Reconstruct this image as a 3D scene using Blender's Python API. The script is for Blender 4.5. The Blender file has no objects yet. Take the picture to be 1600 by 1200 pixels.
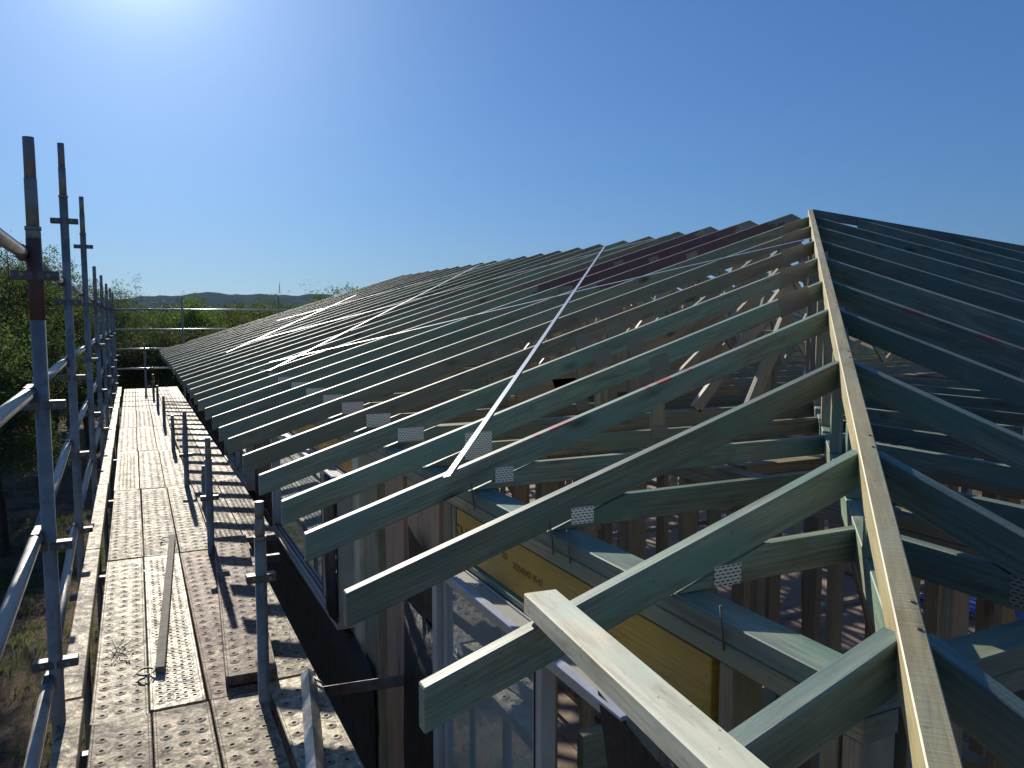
import bpy, bmesh, math, random
import numpy as np
from mathutils import Matrix, Vector, Euler

# ------------------------------------------------------------------ camera, sky, sun, exposure
S = bpy.context.scene
COL = S.collection
YAW, PITCH, FPX = math.radians(25.82), math.radians(4.87), 1220.4
SUN_EL, SUN_AZ = math.radians(24.8), math.radians(0.8)     # azimuth measured from +Y towards +X
cam = bpy.data.cameras.new('camera'); cam_o = bpy.data.objects.new('camera', cam); COL.objects.link(cam_o)
cam.sensor_fit = 'HORIZONTAL'; cam.sensor_width = 36.0; cam.lens = 36.0*FPX/1600.0
cam.clip_start = 0.05; cam.clip_end = 9000
F = Vector((math.sin(YAW)*math.cos(PITCH), math.cos(YAW)*math.cos(PITCH), -math.sin(PITCH)))
R = Vector((math.cos(YAW), -math.sin(YAW), 0)); U = R.cross(F)
cam_o.matrix_world = Matrix(((R.x, U.x, -F.x, 0), (R.y, U.y, -F.y, 0), (R.z, U.z, -F.z, 0), (0, 0, 0, 1)))
S.camera = cam_o
W = bpy.data.worlds.new('World'); S.world = W; W.use_nodes = True
wn = W.node_tree.nodes; wl = W.node_tree.links
bg = wn['Background']; sky = wn.new('ShaderNodeTexSky'); sky.sky_type = 'NISHITA'; sky.sun_disc = False
sky.sun_elevation = SUN_EL; sky.sun_rotation = SUN_AZ
sky.altitude = 0; sky.air_density = 1.2; sky.dust_density = 0.55; sky.ozone_density = 7
# uniform tone response for the sky: softer contrast and a cooler balance, the same in every direction
m1 = wn.new('ShaderNodeVectorMath'); m1.operation = 'SCALE'; m1.inputs['Scale'].default_value = 0.05
gm = wn.new('ShaderNodeGamma'); gm.inputs[1].default_value = 0.72
m2 = wn.new('ShaderNodeVectorMath'); m2.operation = 'MULTIPLY'; m2.inputs[1].default_value = (4.5, 7.05, 10.8)
wl.new(sky.outputs[0], m1.inputs[0]); wl.new(m1.outputs[0], gm.inputs[0]); wl.new(gm.outputs[0], m2.inputs[0])
# bright aureole of forward-scattered light round the sun, which stands just above the frame
tcw = wn.new('ShaderNodeTexCoord'); dp = wn.new('ShaderNodeVectorMath'); dp.operation = 'DOT_PRODUCT'
dp.inputs[1].default_value = (math.sin(SUN_AZ)*math.cos(SUN_EL), math.cos(SUN_AZ)*math.cos(SUN_EL), math.sin(SUN_EL))
nrm = wn.new('ShaderNodeVectorMath'); nrm.operation = 'NORMALIZE'
wl.new(tcw.outputs['Generated'], nrm.inputs[0]); wl.new(nrm.outputs[0], dp.inputs[0])
def wmath(op, a, b):
    n = wn.new('ShaderNodeMath'); n.operation = op
    for i, v in enumerate((a, b)):
        if isinstance(v, (int, float)): n.inputs[i].default_value = v
        else: wl.new(v, n.inputs[i])
    return n.outputs[0]
dm = wmath('MAXIMUM', dp.outputs['Value'], 0.0)
au = wmath('ADD', wmath('MULTIPLY', wmath('POWER', dm, 330.0), 7.0), wmath('MULTIPLY', wmath('POWER', dm, 40.0), 1.7))
sc3 = wn.new('ShaderNodeVectorMath'); sc3.operation = 'SCALE'; sc3.inputs[0].default_value = (.95, .98, 1.0); wl.new(au, sc3.inputs['Scale'])
ad3 = wn.new('ShaderNodeVectorMath'); ad3.operation = 'ADD'; wl.new(m2.outputs[0], ad3.inputs[0]); wl.new(sc3.outputs[0], ad3.inputs[1])
wl.new(ad3.outputs[0], bg.inputs[0]); bg.inputs[1].default_value = 0.10
sd = bpy.data.lights.new('sun', 'SUN'); sd.energy = 4.8; sd.angle = math.radians(0.53); sd.color = (1.0, 0.93, 0.80)
so = bpy.data.objects.new('sun', sd); COL.objects.link(so)
sv = Vector((math.sin(SUN_AZ)*math.cos(SUN_EL), math.cos(SUN_AZ)*math.cos(SUN_EL), math.sin(SUN_EL)))
so.rotation_euler = sv.to_track_quat('Z', 'Y').to_euler(); so.location = sv*60
S.view_settings.view_transform = 'Standard'; S.view_settings.look = 'None'
S.view_settings.exposure = 0.17; S.view_settings.gamma = 1.0; S.view_settings.use_curve_mapping = False
S.render.engine = 'CYCLES'
S.cycles.max_bounces = 8; S.cycles.diffuse_bounces = 3; S.cycles.glossy_bounces = 3
S.cycles.transparent_max_bounces = 12; S.cycles.volume_bounces = 0

# ------------------------------------------------------------------ geometry constants (metres, eye at z = 0)
SL = 0.318; X0 = 0.5; YE = 0.197; ZE = -0.735           # roof pitch, eave line, eave height
DECK = -1.70; GROUND = -4.4; FLOOR = -3.3; PLATE = -0.645
APY = 5.87; APX = X0 + APY - YE; APZ = ZE + SL*(APX-X0)
rnd = random.Random(7)
ORD = ['first','second','third','fourth','fifth','sixth','seventh','eighth','ninth','tenth','eleventh','twelfth','thirteenth',
 'fourteenth','fifteenth','sixteenth','seventeenth','eighteenth','nineteenth','twentieth','twenty-first','twenty-second','twenty-third',
 'twenty-fourth','twenty-fifth','twenty-sixth','twenty-seventh','twenty-eighth','twenty-ninth','thirtieth']

# ------------------------------------------------------------------ material helpers
class NT:
    def __init__(s, name):
        s.m = bpy.data.materials.new(name); s.m.use_nodes = True; s.t = s.m.node_tree
        s.n = s.t.nodes; s.b = s.n['Principled BSDF']; s.out = s.n['Material Output']
    def new(s, t, **k):
        n = s.n.new(t)
        for a, b in k.items(): setattr(n, a, b)
        return n
    def link(s, a, b): s.t.links.new(a, b)
    def val(s, sock, v):
        if hasattr(v, 'links') or isinstance(v, bpy.types.NodeSocket): s.link(v, sock)
        else: sock.default_value = v
    def coord(s, scale=(1,1,1), kind='Object', loc=None, rand=True):
        tc = s.new('ShaderNodeTexCoord'); mp = s.new('ShaderNodeMapping'); src = tc.outputs[kind]
        if rand:
            oi = s.new('ShaderNodeObjectInfo'); ad = s.new('ShaderNodeVectorMath', operation='ADD')
            mu = s.new('ShaderNodeMath', operation='MULTIPLY'); mu.inputs[1].default_value = 37.0
            s.link(oi.outputs['Random'], mu.inputs[0]); s.link(src, ad.inputs[0]); s.link(mu.outputs[0], ad.inputs[1]); src = ad.outputs[0]
        s.link(src, mp.inputs[0]); mp.inputs['Scale'].default_value = scale
        return mp.outputs[0]
    def noise(s, vec, scale=5, detail=4, rough=.55, dist=0):
        n = s.new('ShaderNodeTexNoise'); s.link(vec, n.inputs['Vector'])
        n.inputs['Scale'].default_value = scale; n.inputs['Detail'].default_value = detail
        n.inputs['Roughness'].default_value = rough; n.inputs['Distortion'].default_value = dist
        return n.outputs['Fac']
    def ramp(s, fac, stops):
        n = s.new('ShaderNodeValToRGB'); s.link(fac, n.inputs[0]); e = n.color_ramp.elements
        while len(e) < len(stops): e.new(0.5)
        for i, (p, c) in enumerate(stops):
            e[i].position = p; e[i].color = (c, c, c, 1) if isinstance(c, (int, float)) else (*c, 1)
        return n.outputs[0]
    def mix(s, fac, a, b, mode='MIX'):
        n = s.new('ShaderNodeMix', data_type='RGBA', blend_type=mode)
        s.val(n.inputs[0], fac)
        for sock, v in ((n.inputs[6], a), (n.inputs[7], b)):
            if isinstance(v, tuple): sock.default_value = (*v, 1) if len(v) == 3 else v
            else: s.link(v, sock)
        return n.outputs[2]
    def math(s, op, a, b=0.0, c=0.0):
        n = s.new('ShaderNodeMath', operation=op)
        for i, v in enumerate((a, b, c)): s.val(n.inputs[i], v)
        return n.outputs[0]
    def bump(s, h, strength=.3, dist=.002):
        n = s.new('ShaderNodeBump'); s.link(h, n.inputs['Height']); n.inputs['Strength'].default_value = strength
        n.inputs['Distance'].default_value = dist; s.link(n.outputs[0], s.b.inputs['Normal']); return n
    def set(s, **k):
        for a, v in k.items():
            sock = s.b.inputs[a.replace('_', ' ')]
            if isinstance(v, tuple) and len(v) == 3: v = (*v, 1)
            s.val(sock, v)

def timber(name, dark, light, knot=(.05,.035,.02), knots=True, rough=.56, tint2=None, paint=None, saw=.25, bumpd=.0016, grain=.34, dirt=.42, specks=False):
    t = NT(name)
    g = t.coord((2.2, 26, 26)); fine = t.noise(g, 2.2, 6, .65, .6)
    g2 = t.coord((1.2, 7, 7)); broad = t.noise(g2, 1.6, 3, .5, 1.2)
    col = t.ramp(t.math('ADD', t.math('MULTIPLY', fine, .6), t.math('MULTIPLY', broad, .45)), [(.36, dark), (.68, light)])
    wv = t.new('ShaderNodeTexWave', wave_type='BANDS', bands_direction='Z'); t.link(t.coord((.5, 5, 13)), wv.inputs['Vector'])
    wv.inputs['Scale'].default_value = 1.6; wv.inputs['Distortion'].default_value = 11; wv.inputs['Detail'].default_value = 3; wv.inputs['Detail Scale'].default_value = 1.4
    col = t.mix(t.ramp(wv.outputs['Fac'], [(.45, 0.0), (.95, grain)]), col, tuple(c*.55 for c in dark))
    if tint2:                                           # treatment stain, blotchy along the board
        st = t.noise(t.coord((1.0, 3, 3)), 2.0, 4, .6, .8)
        col = t.mix(t.ramp(st, [(.40, 0.0), (.62, .8)]), col, tint2)
    oi = t.new('ShaderNodeObjectInfo')
    hv = t.new('ShaderNodeHueSaturation'); t.link(col, hv.inputs['Color'])
    t.link(t.math('ADD', t.math('MULTIPLY', oi.outputs['Random'], .55), .72), hv.inputs['Value']); t.link(t.math('ADD', t.math('MULTIPLY', t.math('FRACT', t.math('MULTIPLY', oi.outputs['Random'], 7.3)), .022), .489), hv.inputs['Hue']); col = hv.outputs[0]
    if knots:
        v = t.new('ShaderNodeTexVoronoi', feature='F1'); t.link(t.coord((2.1, .02, 6.5)), v.inputs['Vector']); v.inputs['Scale'].default_value = 1.0
        wob = t.noise(t.coord((30, 30, 30)), 1, 2)
        d = t.math('ADD', v.outputs['Distance'], t.math('MULTIPLY', t.math('SUBTRACT', wob, .5), .05))
        col = t.mix(t.ramp(d, [(.045, .97), (.095, .55), (.18, 0.0)]), col, knot)
    sm = t.noise(t.coord((3, 9, 9)), 1.7, 5, .7, .6)      # scuffs and mud smears
    col = t.mix(t.ramp(sm, [(.56, 0.0), (.72, dirt)]), col, (.09, .07, .05))
    lt = t.noise(t.coord((5, 16, 16)), 1.1, 5, .7, .2)
    col = t.mix(t.ramp(lt, [(.58, 0.0), (.74, .35)]), col, light)
    sp = t.noise(t.coord((60, 60, 60)), 1, 1)
    col = t.mix(t.ramp(sp, [(.74, 0.0), (.78, .4)]), col, knot)
    if specks:
        v2 = t.new('ShaderNodeTexVoronoi', feature='F1'); t.link(t.coord((5, 15, 15)), v2.inputs['Vector']); v2.inputs['Randomness'].default_value = 1
        ns = t.noise(t.coord((22, 60, 60)), 1, 3, .7)
        sd_ = t.math('ADD', v2.outputs['Distance'], t.math('MULTIPLY', t.math('SUBTRACT', ns, .5), .35))
        keep = t.math('GREATER_THAN', t.noise(t.coord((4, 14, 14)), 1, 2), .56)
        col = t.mix(t.math('MULTIPLY', t.ramp(sd_, [(.05, .9), (.11, 0.0)]), keep), col, (.07, .05, .035))
    if paint:                                           # sprayed marks across the board, given along its length
        tc = t.new('ShaderNodeTexCoord'); sx = t.new('ShaderNodeSeparateXYZ'); t.link(tc.outputs['Object'], sx.inputs[0])
        wob = t.math('MULTIPLY', t.math('SUBTRACT', t.noise(t.coord((6, 6, 14)), 1, 3), .5), paint.get('w', .1))
        x = t.math('ADD', sx.outputs['X'], wob); tot = None
        for a, b in paint['r']:
            s_ = t.math('MULTIPLY', t.math('GREATER_THAN', x, a), t.math('LESS_THAN', x, b))
            tot = s_ if tot is None else t.math('MAXIMUM', tot, s_)
        if 'z' in paint: tot = t.math('MULTIPLY', tot, t.math('GREATER_THAN', sx.outputs['Z'], -paint['z']))
        col = t.mix(t.math('MULTIPLY', tot, paint.get('a', .85)), col, paint['c'])
    t.set(Base_Color=col, Roughness=t.ramp(fine, [(.3, rough-.1), (.7, rough+.1)]))
    t.b.inputs['Specular IOR Level'].default_value = .75
    sw = t.noise(t.coord((150, 4, 4)), 1, 2)
    t.bump(t.math('ADD', fine, t.math('MULTIPLY', sw, saw)), .55, bumpd)
    return t.m

M = {}
GD, GL = (.115, .13, .088), (.36, .375, .25)
M['treated'] = timber('treated_timber', GD, GL, tint2=(.15, .265, .19))
M['treated_brown'] = timber('treated_timber_browner', (.15, .13, .08), (.38, .33, .20), tint2=(.19, .235, .155))
M['treated_blue_shade'] = timber('treated_timber_blue_shade', (.075, .105, .082), (.265, .30, .23), tint2=(.10, .205, .165), saw=.35)  # darker, bluer copy of treated: shade on the right-hand faces put into colour
M['pale'] = timber('weathered_pale_timber', (.50, .43, .27), (.88, .80, .56), tint2=(.58, .66, .50), knots=False, grain=.2, dirt=.5, specks=True)
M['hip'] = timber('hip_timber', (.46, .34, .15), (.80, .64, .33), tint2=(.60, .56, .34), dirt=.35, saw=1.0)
M['pine'] = timber('pine_timber', (.24, .18, .105), (.50, .38, .235), tint2=(.30, .28, .19))
M['pine_red'] = timber('pine_timber_red', (.25, .165, .10), (.46, .32, .21))
M['lvl'] = timber('laminated_beam', (.50, .28, .035), (.72, .43, .07), knots=False, tint2=(.62, .36, .05), saw=.1)
M['lvl_orange'] = timber('laminated_beam_orange', (.30, .14, .045), (.44, .23, .08), knots=False, saw=.1)
RED = (.42, .03, .05)
M['mark3'] = timber('treated_timber_marked', GD, GL, tint2=(.15, .265, .19), paint=dict(r=[(.918,.942),(.985,1.09),(1.465,1.485),(1.52,1.60),(1.69,1.71)], c=RED, w=.02, z=.007))
M['maroon'] = timber('treated_timber_maroon', GD, GL, tint2=(.15, .265, .19), paint=dict(r=[(3.5, 5.7)], c=(.11, .022, .04), w=.9, a=.8))
M['red_right'] = timber('treated_timber_red_marks', (.075, .105, .082), (.265, .30, .23), paint=dict(r=[(.5,.62),(.9,1.0),(1.1,1.18),(1.5,1.62),(1.75,1.8)], c=(.30, .03, .045), w=.08, a=.55, z=.02))  # red marks over the same shade-darkened base colour

def metal(name, c1, c2, met=.75, r1=.35, r2=.6, rust=None, scale=14, bump=.3, dust=None):
    t = NT(name)
    n = t.noise(t.coord((1,1,1)), scale, 5, .65, .3); big = t.noise(t.coord((1,1,1)), scale*.25, 4, .6)
    col = t.ramp(n, [(.35, c1), (.68, c2)])
    metv = met
    if rust:
        rf = t.ramp(t.math('ADD', t.math('MULTIPLY', big, .6), t.math('MULTIPLY', n, .4)), [(rust[1], 0.0), (rust[1]+.12, .9)])
        col = t.mix(rf, col, rust[0]); metv = t.math('MULTIPLY', t.math('SUBTRACT', 1.0, rf), met)
    t.set(Base_Color=col, Metallic=metv, Roughness=t.ramp(n, [(.3, r1), (.7, r2)]))
    t.bump(t.noise(t.coord((1,1,1)), scale*5, 3, .6), bump, .0015)
    return t.m
M['galv'] = metal('galvanised_tube', (.185,.175,.155), (.37,.35,.315), .3, .40, .68, rust=((.12,.075,.05), .60), scale=9)
M['galv_red'] = metal('tube_red_paint', (.10,.05,.045), (.15,.075,.065), .1, .5, .7)
M['galv_dark'] = metal('dark_steel', (.10,.10,.10), (.22,.215,.20), .6, .45, .7, rust=((.11,.06,.04), .52))
M['clean_galv'] = metal('bright_galvanised', (.42,.43,.44), (.62,.63,.64), .9, .28, .45, scale=30)

def deckmat(name, c1, c2, met, r1, r2, rustc, rusta, spot=.5):
    t = NT(name)
    n = t.noise(t.coord((1,1.6,1)), 42, 6, .7, .4); big = t.noise(t.coord((1,.6,1)), 4.5, 5, .62, .5)
    mid = t.noise(t.coord((1,.8,1)), 17, 5, .66, .8)
    f = t.math('ADD', t.math('MULTIPLY', n, .45), t.math('MULTIPLY', mid, .55))
    col = t.ramp(f, [(.38, c1), (.62, c2)])
    rf = t.ramp(t.math('ADD', t.math('MULTIPLY', big, .65), t.math('MULTIPLY', mid, .35)), [(rusta, 0.0), (rusta+.14, .92)])
    col = t.mix(rf, col, rustc)
    dk = t.ramp(t.noise(t.coord((1,1,1)), 9, 6, .75, 1.0), [(.50, 0.0), (.62, spot)])
    col = t.mix(dk, col, (.05, .04, .03))
    oi = t.new('ShaderNodeObjectInfo'); hv = t.new('ShaderNodeHueSaturation'); t.link(col, hv.inputs['Color'])
    t.link(t.math('ADD', t.math('MULTIPLY', oi.outputs['Random'], .5), .72), hv.inputs['Value']); col = hv.outputs[0]
    mm = t.math('MULTIPLY', t.math('SUBTRACT', 1.0, t.math('MAXIMUM', rf, dk)), met)
    rr = t.ramp(f, [(.35, r2), (.66, r1)])
    t.set(Base_Color=col, Metallic=mm, Roughness=rr); t.b.inputs['Specular IOR Level'].default_value = .5
    t.bump(t.math('ADD', t.math('MULTIPLY', mid, 1.0), t.math('MULTIPLY', n, .6)), 1.0, .006)
    return t.m
M['deck_dirty'] = deckmat('deck_dirty', (.13,.10,.068), (.50,.425,.295), .18, .50, .84, (.16,.095,.06), .49, .85)
M['deck_bright'] = deckmat('deck_bright', (.26,.225,.17), (.68,.62,.50), .32, .44, .74, (.17,.13,.09), .58, .65)
M['deck_rust'] = deckmat('deck_rust', (.20,.135,.09), (.48,.36,.25), .10, .55, .85, (.17,.08,.055), .42, .7)
M['deck_new'] = deckmat('deck_pale', (.20,.17,.125), (.54,.475,.35), .25, .48, .78, (.26,.20,.14), .56, .6)

t = NT('nail_plate_lit')
vec = t.coord((1,1,1), rand=False); tc = t.new('ShaderNodeTexCoord'); sx = t.new('ShaderNodeSeparateXYZ'); t.link(tc.outputs['Object'], sx.inputs[0])
cx = t.new('ShaderNodeCombineXYZ'); t.link(sx.outputs['X'], cx.inputs[0]); t.link(sx.outputs['Z'], cx.inputs[1])
br = t.new('ShaderNodeTexBrick'); t.link(cx.outputs[0], br.inputs['Vector']); br.offset = .5
br.inputs['Scale'].default_value = 1.0; br.inputs['Brick Width'].default_value = .016; br.inputs['Row Height'].default_value = .0088
br.inputs['Mortar Size'].default_value = .0030; br.inputs['Mortar Smooth'].default_value = .05
col = t.mix(br.outputs['Fac'], (.03,.03,.025), (.55,.53,.47))
t.set(Base_Color=col, Metallic=t.math('MULTIPLY', br.outputs['Fac'], .3), Roughness=.45); t.bump(br.outputs['Fac'], .8, .002)
M['nail_plate'] = t.m
NP_TEMPLATE = t
t = NT('punched_strap')
tc = t.new('ShaderNodeTexCoord'); sx = t.new('ShaderNodeSeparateXYZ'); t.link(tc.outputs['Object'], sx.inputs[0])
mx = t.math('MODULO', t.math('ADD', sx.outputs['X'], 100.0), .022); my = t.math('MODULO', t.math('ADD', sx.outputs['Y'], 100.005), .010)
dd = t.math('SQRT', t.math('ADD', t.math('POWER', t.math('SUBTRACT', mx, .011), 2.0), t.math('POWER', t.math('SUBTRACT', my, .005), 2.0)))
hole = t.math('LESS_THAN', dd, .0038)
t.set(Base_Color=t.mix(hole, (.72,.73,.75), (.04,.04,.05)), Metallic=t.math('MULTIPLY', t.math('SUBTRACT', 1.0, hole), .75), Roughness=.34)
M['strap'] = t.m

def simple(name, c, rough=.5, met=0, var=.12, scale=8, bump=.1, dist=.002):
    t = NT(name); n = t.noise(t.coord(), scale, 4)
    a = tuple(x*(1-var) for x in c); b = tuple(min(1, x*(1+var)) for x in c)
    t.set(Base_Color=t.ramp(n, [(.35, a), (.65, b)]), Roughness=rough, Metallic=met)
    if bump: t.bump(n, bump, dist)
    return t.m
M['white_frame'] = simple('white_window_frame', (.47,.445,.40), .4, 0, .05)
M['frame_tape'] = simple('protective_film', (.42,.46,.55), .4, 0, .12, 20)
M['sarking'] = simple('black_sarking', (.010,.0105,.012), .6, 0, .3, 5, 1.0, .03)
M['rubber'] = simple('black_seal', (.02,.02,.022), .5)
M['dull_steel'] = simple('dull_steel', (.17,.155,.125), .85, 0, .3, 20, .5)
M['ink'] = simple('ink', (.05,.03,.02), .8)
M['ink_red'] = simple('ink_faded', (.13,.07,.03), .8)
M['hole'] = simple('hole_shade', (.015,.012,.01), .9, 0, .1, 8, 0)  # dark discs paint the shade inside the punched deck holes
M['blue_sheet'] = simple('blue_tarpaulin', (.05,.09,.32), .5, 0, .3, 5, .8)
t = NT('window_glass')
gl = t.new('ShaderNodeBsdfGlossy'); gl.inputs['Roughness'].default_value = .02; gl.inputs['Color'].default_value = (.85,.92,.95,1)
tr = t.new('ShaderNodeBsdfTransparent'); tr.inputs['Color'].default_value = (.70,.80,.80,1)
lw = t.new('ShaderNodeFresnel'); lw.inputs['IOR'].default_value = 1.6
df = t.new('ShaderNodeBsdfDiffuse'); df.inputs['Color'].default_value = (.46,.52,.49,1)
m0 = t.new('ShaderNodeMixShader'); m0.inputs[0].default_value = .68; t.link(tr.outputs[0], m0.inputs[1]); t.link(df.outputs[0], m0.inputs[2])
ms = t.new('ShaderNodeMixShader'); t.link(t.math('ADD', t.math('MULTIPLY', lw.outputs[0], 1.2), .12), ms.inputs[0])
t.link(m0.outputs[0], ms.inputs[1]); t.link(gl.outputs[0], ms.inputs[2]); t.link(ms.outputs[0], t.out.inputs[0])
M['glass'] = t.m

def leafmat(name, c1, c2, trans=.35):
    t = NT(name)
    n = t.noise(t.coord(kind='Object', rand=False), 1.3, 4, .6); g = t.new('ShaderNodeNewGeometry')
    oi = t.new('ShaderNodeObjectInfo')
    f = t.math('ADD', t.math('MULTIPLY', n, .6), t.math('MULTIPLY', g.outputs['Random Per Island'], .4))
    col = t.ramp(f, [(.3, c1), (.68, c2)])
    hv = t.new('ShaderNodeHueSaturation'); t.link(col, hv.inputs['Color'])
    t.link(t.math('ADD', t.math('MULTIPLY', oi.outputs['Random'], .5), .75), hv.inputs['Value'])
    t.link(t.math('ADD', t.math('MULTIPLY', oi.outputs['Random'], .04), .48), hv.inputs['Hue'])
    t.set(Base_Color=hv.outputs[0], Roughness=.7); t.b.inputs['Specular IOR Level'].default_value = .12
    tb = t.new('ShaderNodeBsdfTranslucent'); t.link(t.mix(1.0, hv.outputs[0], (1.3, 1.25, .6), 'MULTIPLY'), tb.inputs['Color'])
    ms = t.new('ShaderNodeMixShader'); ms.inputs[0].default_value = trans
    t.link(t.b.outputs[0], ms.inputs[1]); t.link(tb.outputs[0], ms.inputs[2]); t.link(ms.outputs[0], t.out.inputs[0])
    return t.m
M['leaf_olive'] = leafmat('leaves_olive', (.045,.07,.028), (.125,.165,.075), .4)
M['leaf_green'] = leafmat('leaves_green', (.045,.085,.025), (.14,.21,.065), .45)
M['leaf_dark'] = leafmat('leaves_dark', (.035,.06,.035), (.11,.155,.08), .4)
M['bark'] = simple('bark', (.10,.075,.055), .9, 0, .35, 12, .8)

# ------------------------------------------------------------------ geometry helpers
def obj_from(name, me, mat, parent=None):
    o = bpy.data.objects.new(name, me); COL.objects.link(o)
    if mat is not None and not me.materials: me.materials.append(mat)
    if parent is not None: o.parent = parent
    return o
def place(o, W):                                        # world matrix under an unrotated parent Empty
    p = o.parent
    inv = Matrix.Identity(4)
    while p is not None: inv = inv @ p.matrix_basis.inverted() if False else p.matrix_basis.inverted() @ inv if False else inv; p = p.parent
    if o.parent is None: o.matrix_basis = W
    else: o.matrix_basis = full(o.parent).inverted() @ W
    return o
def full(o): return (full(o.parent) @ o.matrix_basis) if o.parent else o.matrix_basis
def tag(o, label=None, cat=None, group=None, kind=None):
    if label: o['label'] = label
    if cat: o['category'] = cat
    if group: o['group'] = group
    if kind: o['kind'] = kind
    return o
def root(name, loc, label, cat, group=None):
    o = bpy.data.objects.new(name, None); COL.objects.link(o); o.empty_display_size = .1
    o.matrix_basis = Matrix.Translation(Vector(loc)); return tag(o, label, cat, group)
_cache = {}
def box_mesh(sx, sy, sz, bev=.0025, key=None, mat=None):
    k = (round(sx, 4), round(sy, 4), round(sz, 4), bev, mat.name if mat else '')
    if k in _cache: return _cache[k]
    bm = bmesh.new(); bmesh.ops.create_cube(bm, size=1.0)
    for v in bm.verts: v.co = Vector((v.co.x*sx, v.co.y*sy, v.co.z*sz))
    if bev: bmesh.ops.bevel(bm, geom=list(bm.edges), offset=bev, segments=1, affect='EDGES', profile=.5)
    me = bpy.data.meshes.new('box'); bm.to_mesh(me); bm.free()
    if mat: me.materials.append(mat)
    _cache[k] = me; return me
def frame_matrix(x, z, loc):                            # local X along x, local Z as near z as possible
    x = Vector(x).normalized(); z = Vector(z); y = z.cross(x).normalized(); z = x.cross(y)
    return Matrix(((x.x, y.x, z.x, loc[0]), (x.y, y.y, z.y, loc[1]), (x.z, y.z, z.z, loc[2]), (0, 0, 0, 1)))
def board(name, a, b, th, dp, mat, parent=None, up=(0,0,1), bev=.0025):
    """box board whose long axis runs a -> b (centre line), th across, dp along up"""
    a = Vector(a); b = Vector(b); L = (b-a).length
    o = obj_from(name, box_mesh(L, th, dp, bev, mat=mat), None, parent)
    return place(o, frame_matrix(b-a, up, (a+b)/2))
def prism(name, pts, n, th, mat, parent, gx, bev=.0025):
    """solid with face outline pts (3D, coplanar), extruded th along n (centred), grain along gx"""
    gx = Vector(gx).normalized(); n = Vector(n).normalized(); gz = gx.cross(n)
    if gz.z < 0: n = -n; gz = -gz
    o0 = Vector(pts[0]); Wm = Matrix(((gx.x, n.x, gz.x, o0.x), (gx.y, n.y, gz.y, o0.y), (gx.z, n.z, gz.z, o0.z), (0,0,0,1)))
    # make right-handed: X=gx, Y=gz x gx
    y = gz.cross(gx); Wm = Matrix(((gx.x, y.x, gz.x, o0.x), (gx.y, y.y, gz.y, o0.y), (gx.z, y.z, gz.z, o0.z), (0,0,0,1)))
    inv = Wm.inverted(); loc = [inv @ Vector(p) for p in pts]
    bm = bmesh.new(); A = [bm.verts.new((p.x, -th/2, p.z)) for p in loc]; B = [bm.verts.new((p.x, th/2, p.z)) for p in loc]
    bm.faces.new(A); bm.faces.new(list(reversed(B)))
    k = len(loc)
    for i in range(k): bm.faces.new((A[i], B[i], B[(i+1) % k], A[(i+1) % k]))
    bmesh.ops.recalc_face_normals(bm, faces=bm.faces)
    if bev: bmesh.ops.bevel(bm, geom=list(bm.edges), offset=bev, segments=1, affect='EDGES')
    me = bpy.data.meshes.new(name); bm.to_mesh(me); bm.free()
    return place(obj_from(name, me, mat, parent), Wm)
def tube_mesh(L, r, seg=14, r2=None, mat=None, cap=True):
    k = ('tube', round(L, 4), round(r, 4), seg, r2, mat.name if mat else '')
    if k in _cache: return _cache[k]
    bm = bmesh.new()
    bmesh.ops.create_cone(bm, cap_ends=cap, cap_tris=False, segments=seg, radius1=r, radius2=r if r2 is None else r2, depth=L)
    for f in bm.faces: f.smooth = len(f.verts) == 4
    me = bpy.data.meshes.new('tube'); bm.to_mesh(me); bm.free()
    if mat: me.materials.append(mat)
    _cache[k] = me; return me
def tube(name, a, b, r, mat, parent=None, seg=14, r2=None):
    a = Vector(a); b = Vector(b); d = b-a
    o = obj_from(name, tube_mesh(d.length, r, seg, r2, mat), None, parent)
    z = d.normalized(); x = Vector((1,0,0)) if abs(z.x) < .9 else Vector((0,1,0)); y = z.cross(x).normalized(); x = y.cross(z)
    c = (a+b)/2
    return place(o, Matrix(((x.x,y.x,z.x,c.x),(x.y,y.y,z.y,c.y),(x.z,y.z,z.z,c.z),(0,0,0,1))))
def join_mesh(name, parts, mat, smooth=False):
    """parts: list of (verts, faces)"""
    V = []; Fc = []
    for v, f in parts:
        k = len(V); V += v; Fc += [tuple(i+k for i in q) for q in f]
    me = bpy.data.meshes.new(name); me.from_pydata(V, [], Fc); me.materials.append(mat)
    if smooth:
        for p in me.polygons: p.use_smooth = True
    me.update(); return me
def copy_tree(o, parent=None):
    c = o.copy(); COL.objects.link(c); c.parent = parent
    for ch in [x for x in o.children]: copy_tree(ch, c)
    return c

# ------------------------------------------------------------------ ground, hills
def grid_surface(name, xs, ys, zf, mat):
    V = [(x, y, zf(x, y)) for y in ys for x in xs]; n = len(xs)
    Fc = [(j*n+i, j*n+i+1, (j+1)*n+i+1, (j+1)*n+i) for j in range(len(ys)-1) for i in range(n-1)]
    me = bpy.data.meshes.new(name); me.from_pydata(V, [], Fc); me.update()
    for p in me.polygons: p.use_smooth = True
    return obj_from(name, me, mat)
t = NT('dirt_ground')
v = t.coord(kind='Object', rand=False)
a = t.noise(v, 1.1, 6, .65, .5); b = t.noise(v, 9, 6, .7); c = t.noise(v, 55, 4, .7)
col = t.ramp(t.math('ADD', t.math('MULTIPLY', b, .6), t.math('MULTIPLY', c, .4)), [(.36, (.10,.068,.045)), (.62, (.36,.26,.18))])
gr = t.ramp(t.math('ADD', t.math('MULTIPLY', a, .6), t.math('MULTIPLY', b, .4)), [(.50, 0.0), (.58, .85)])
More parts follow.
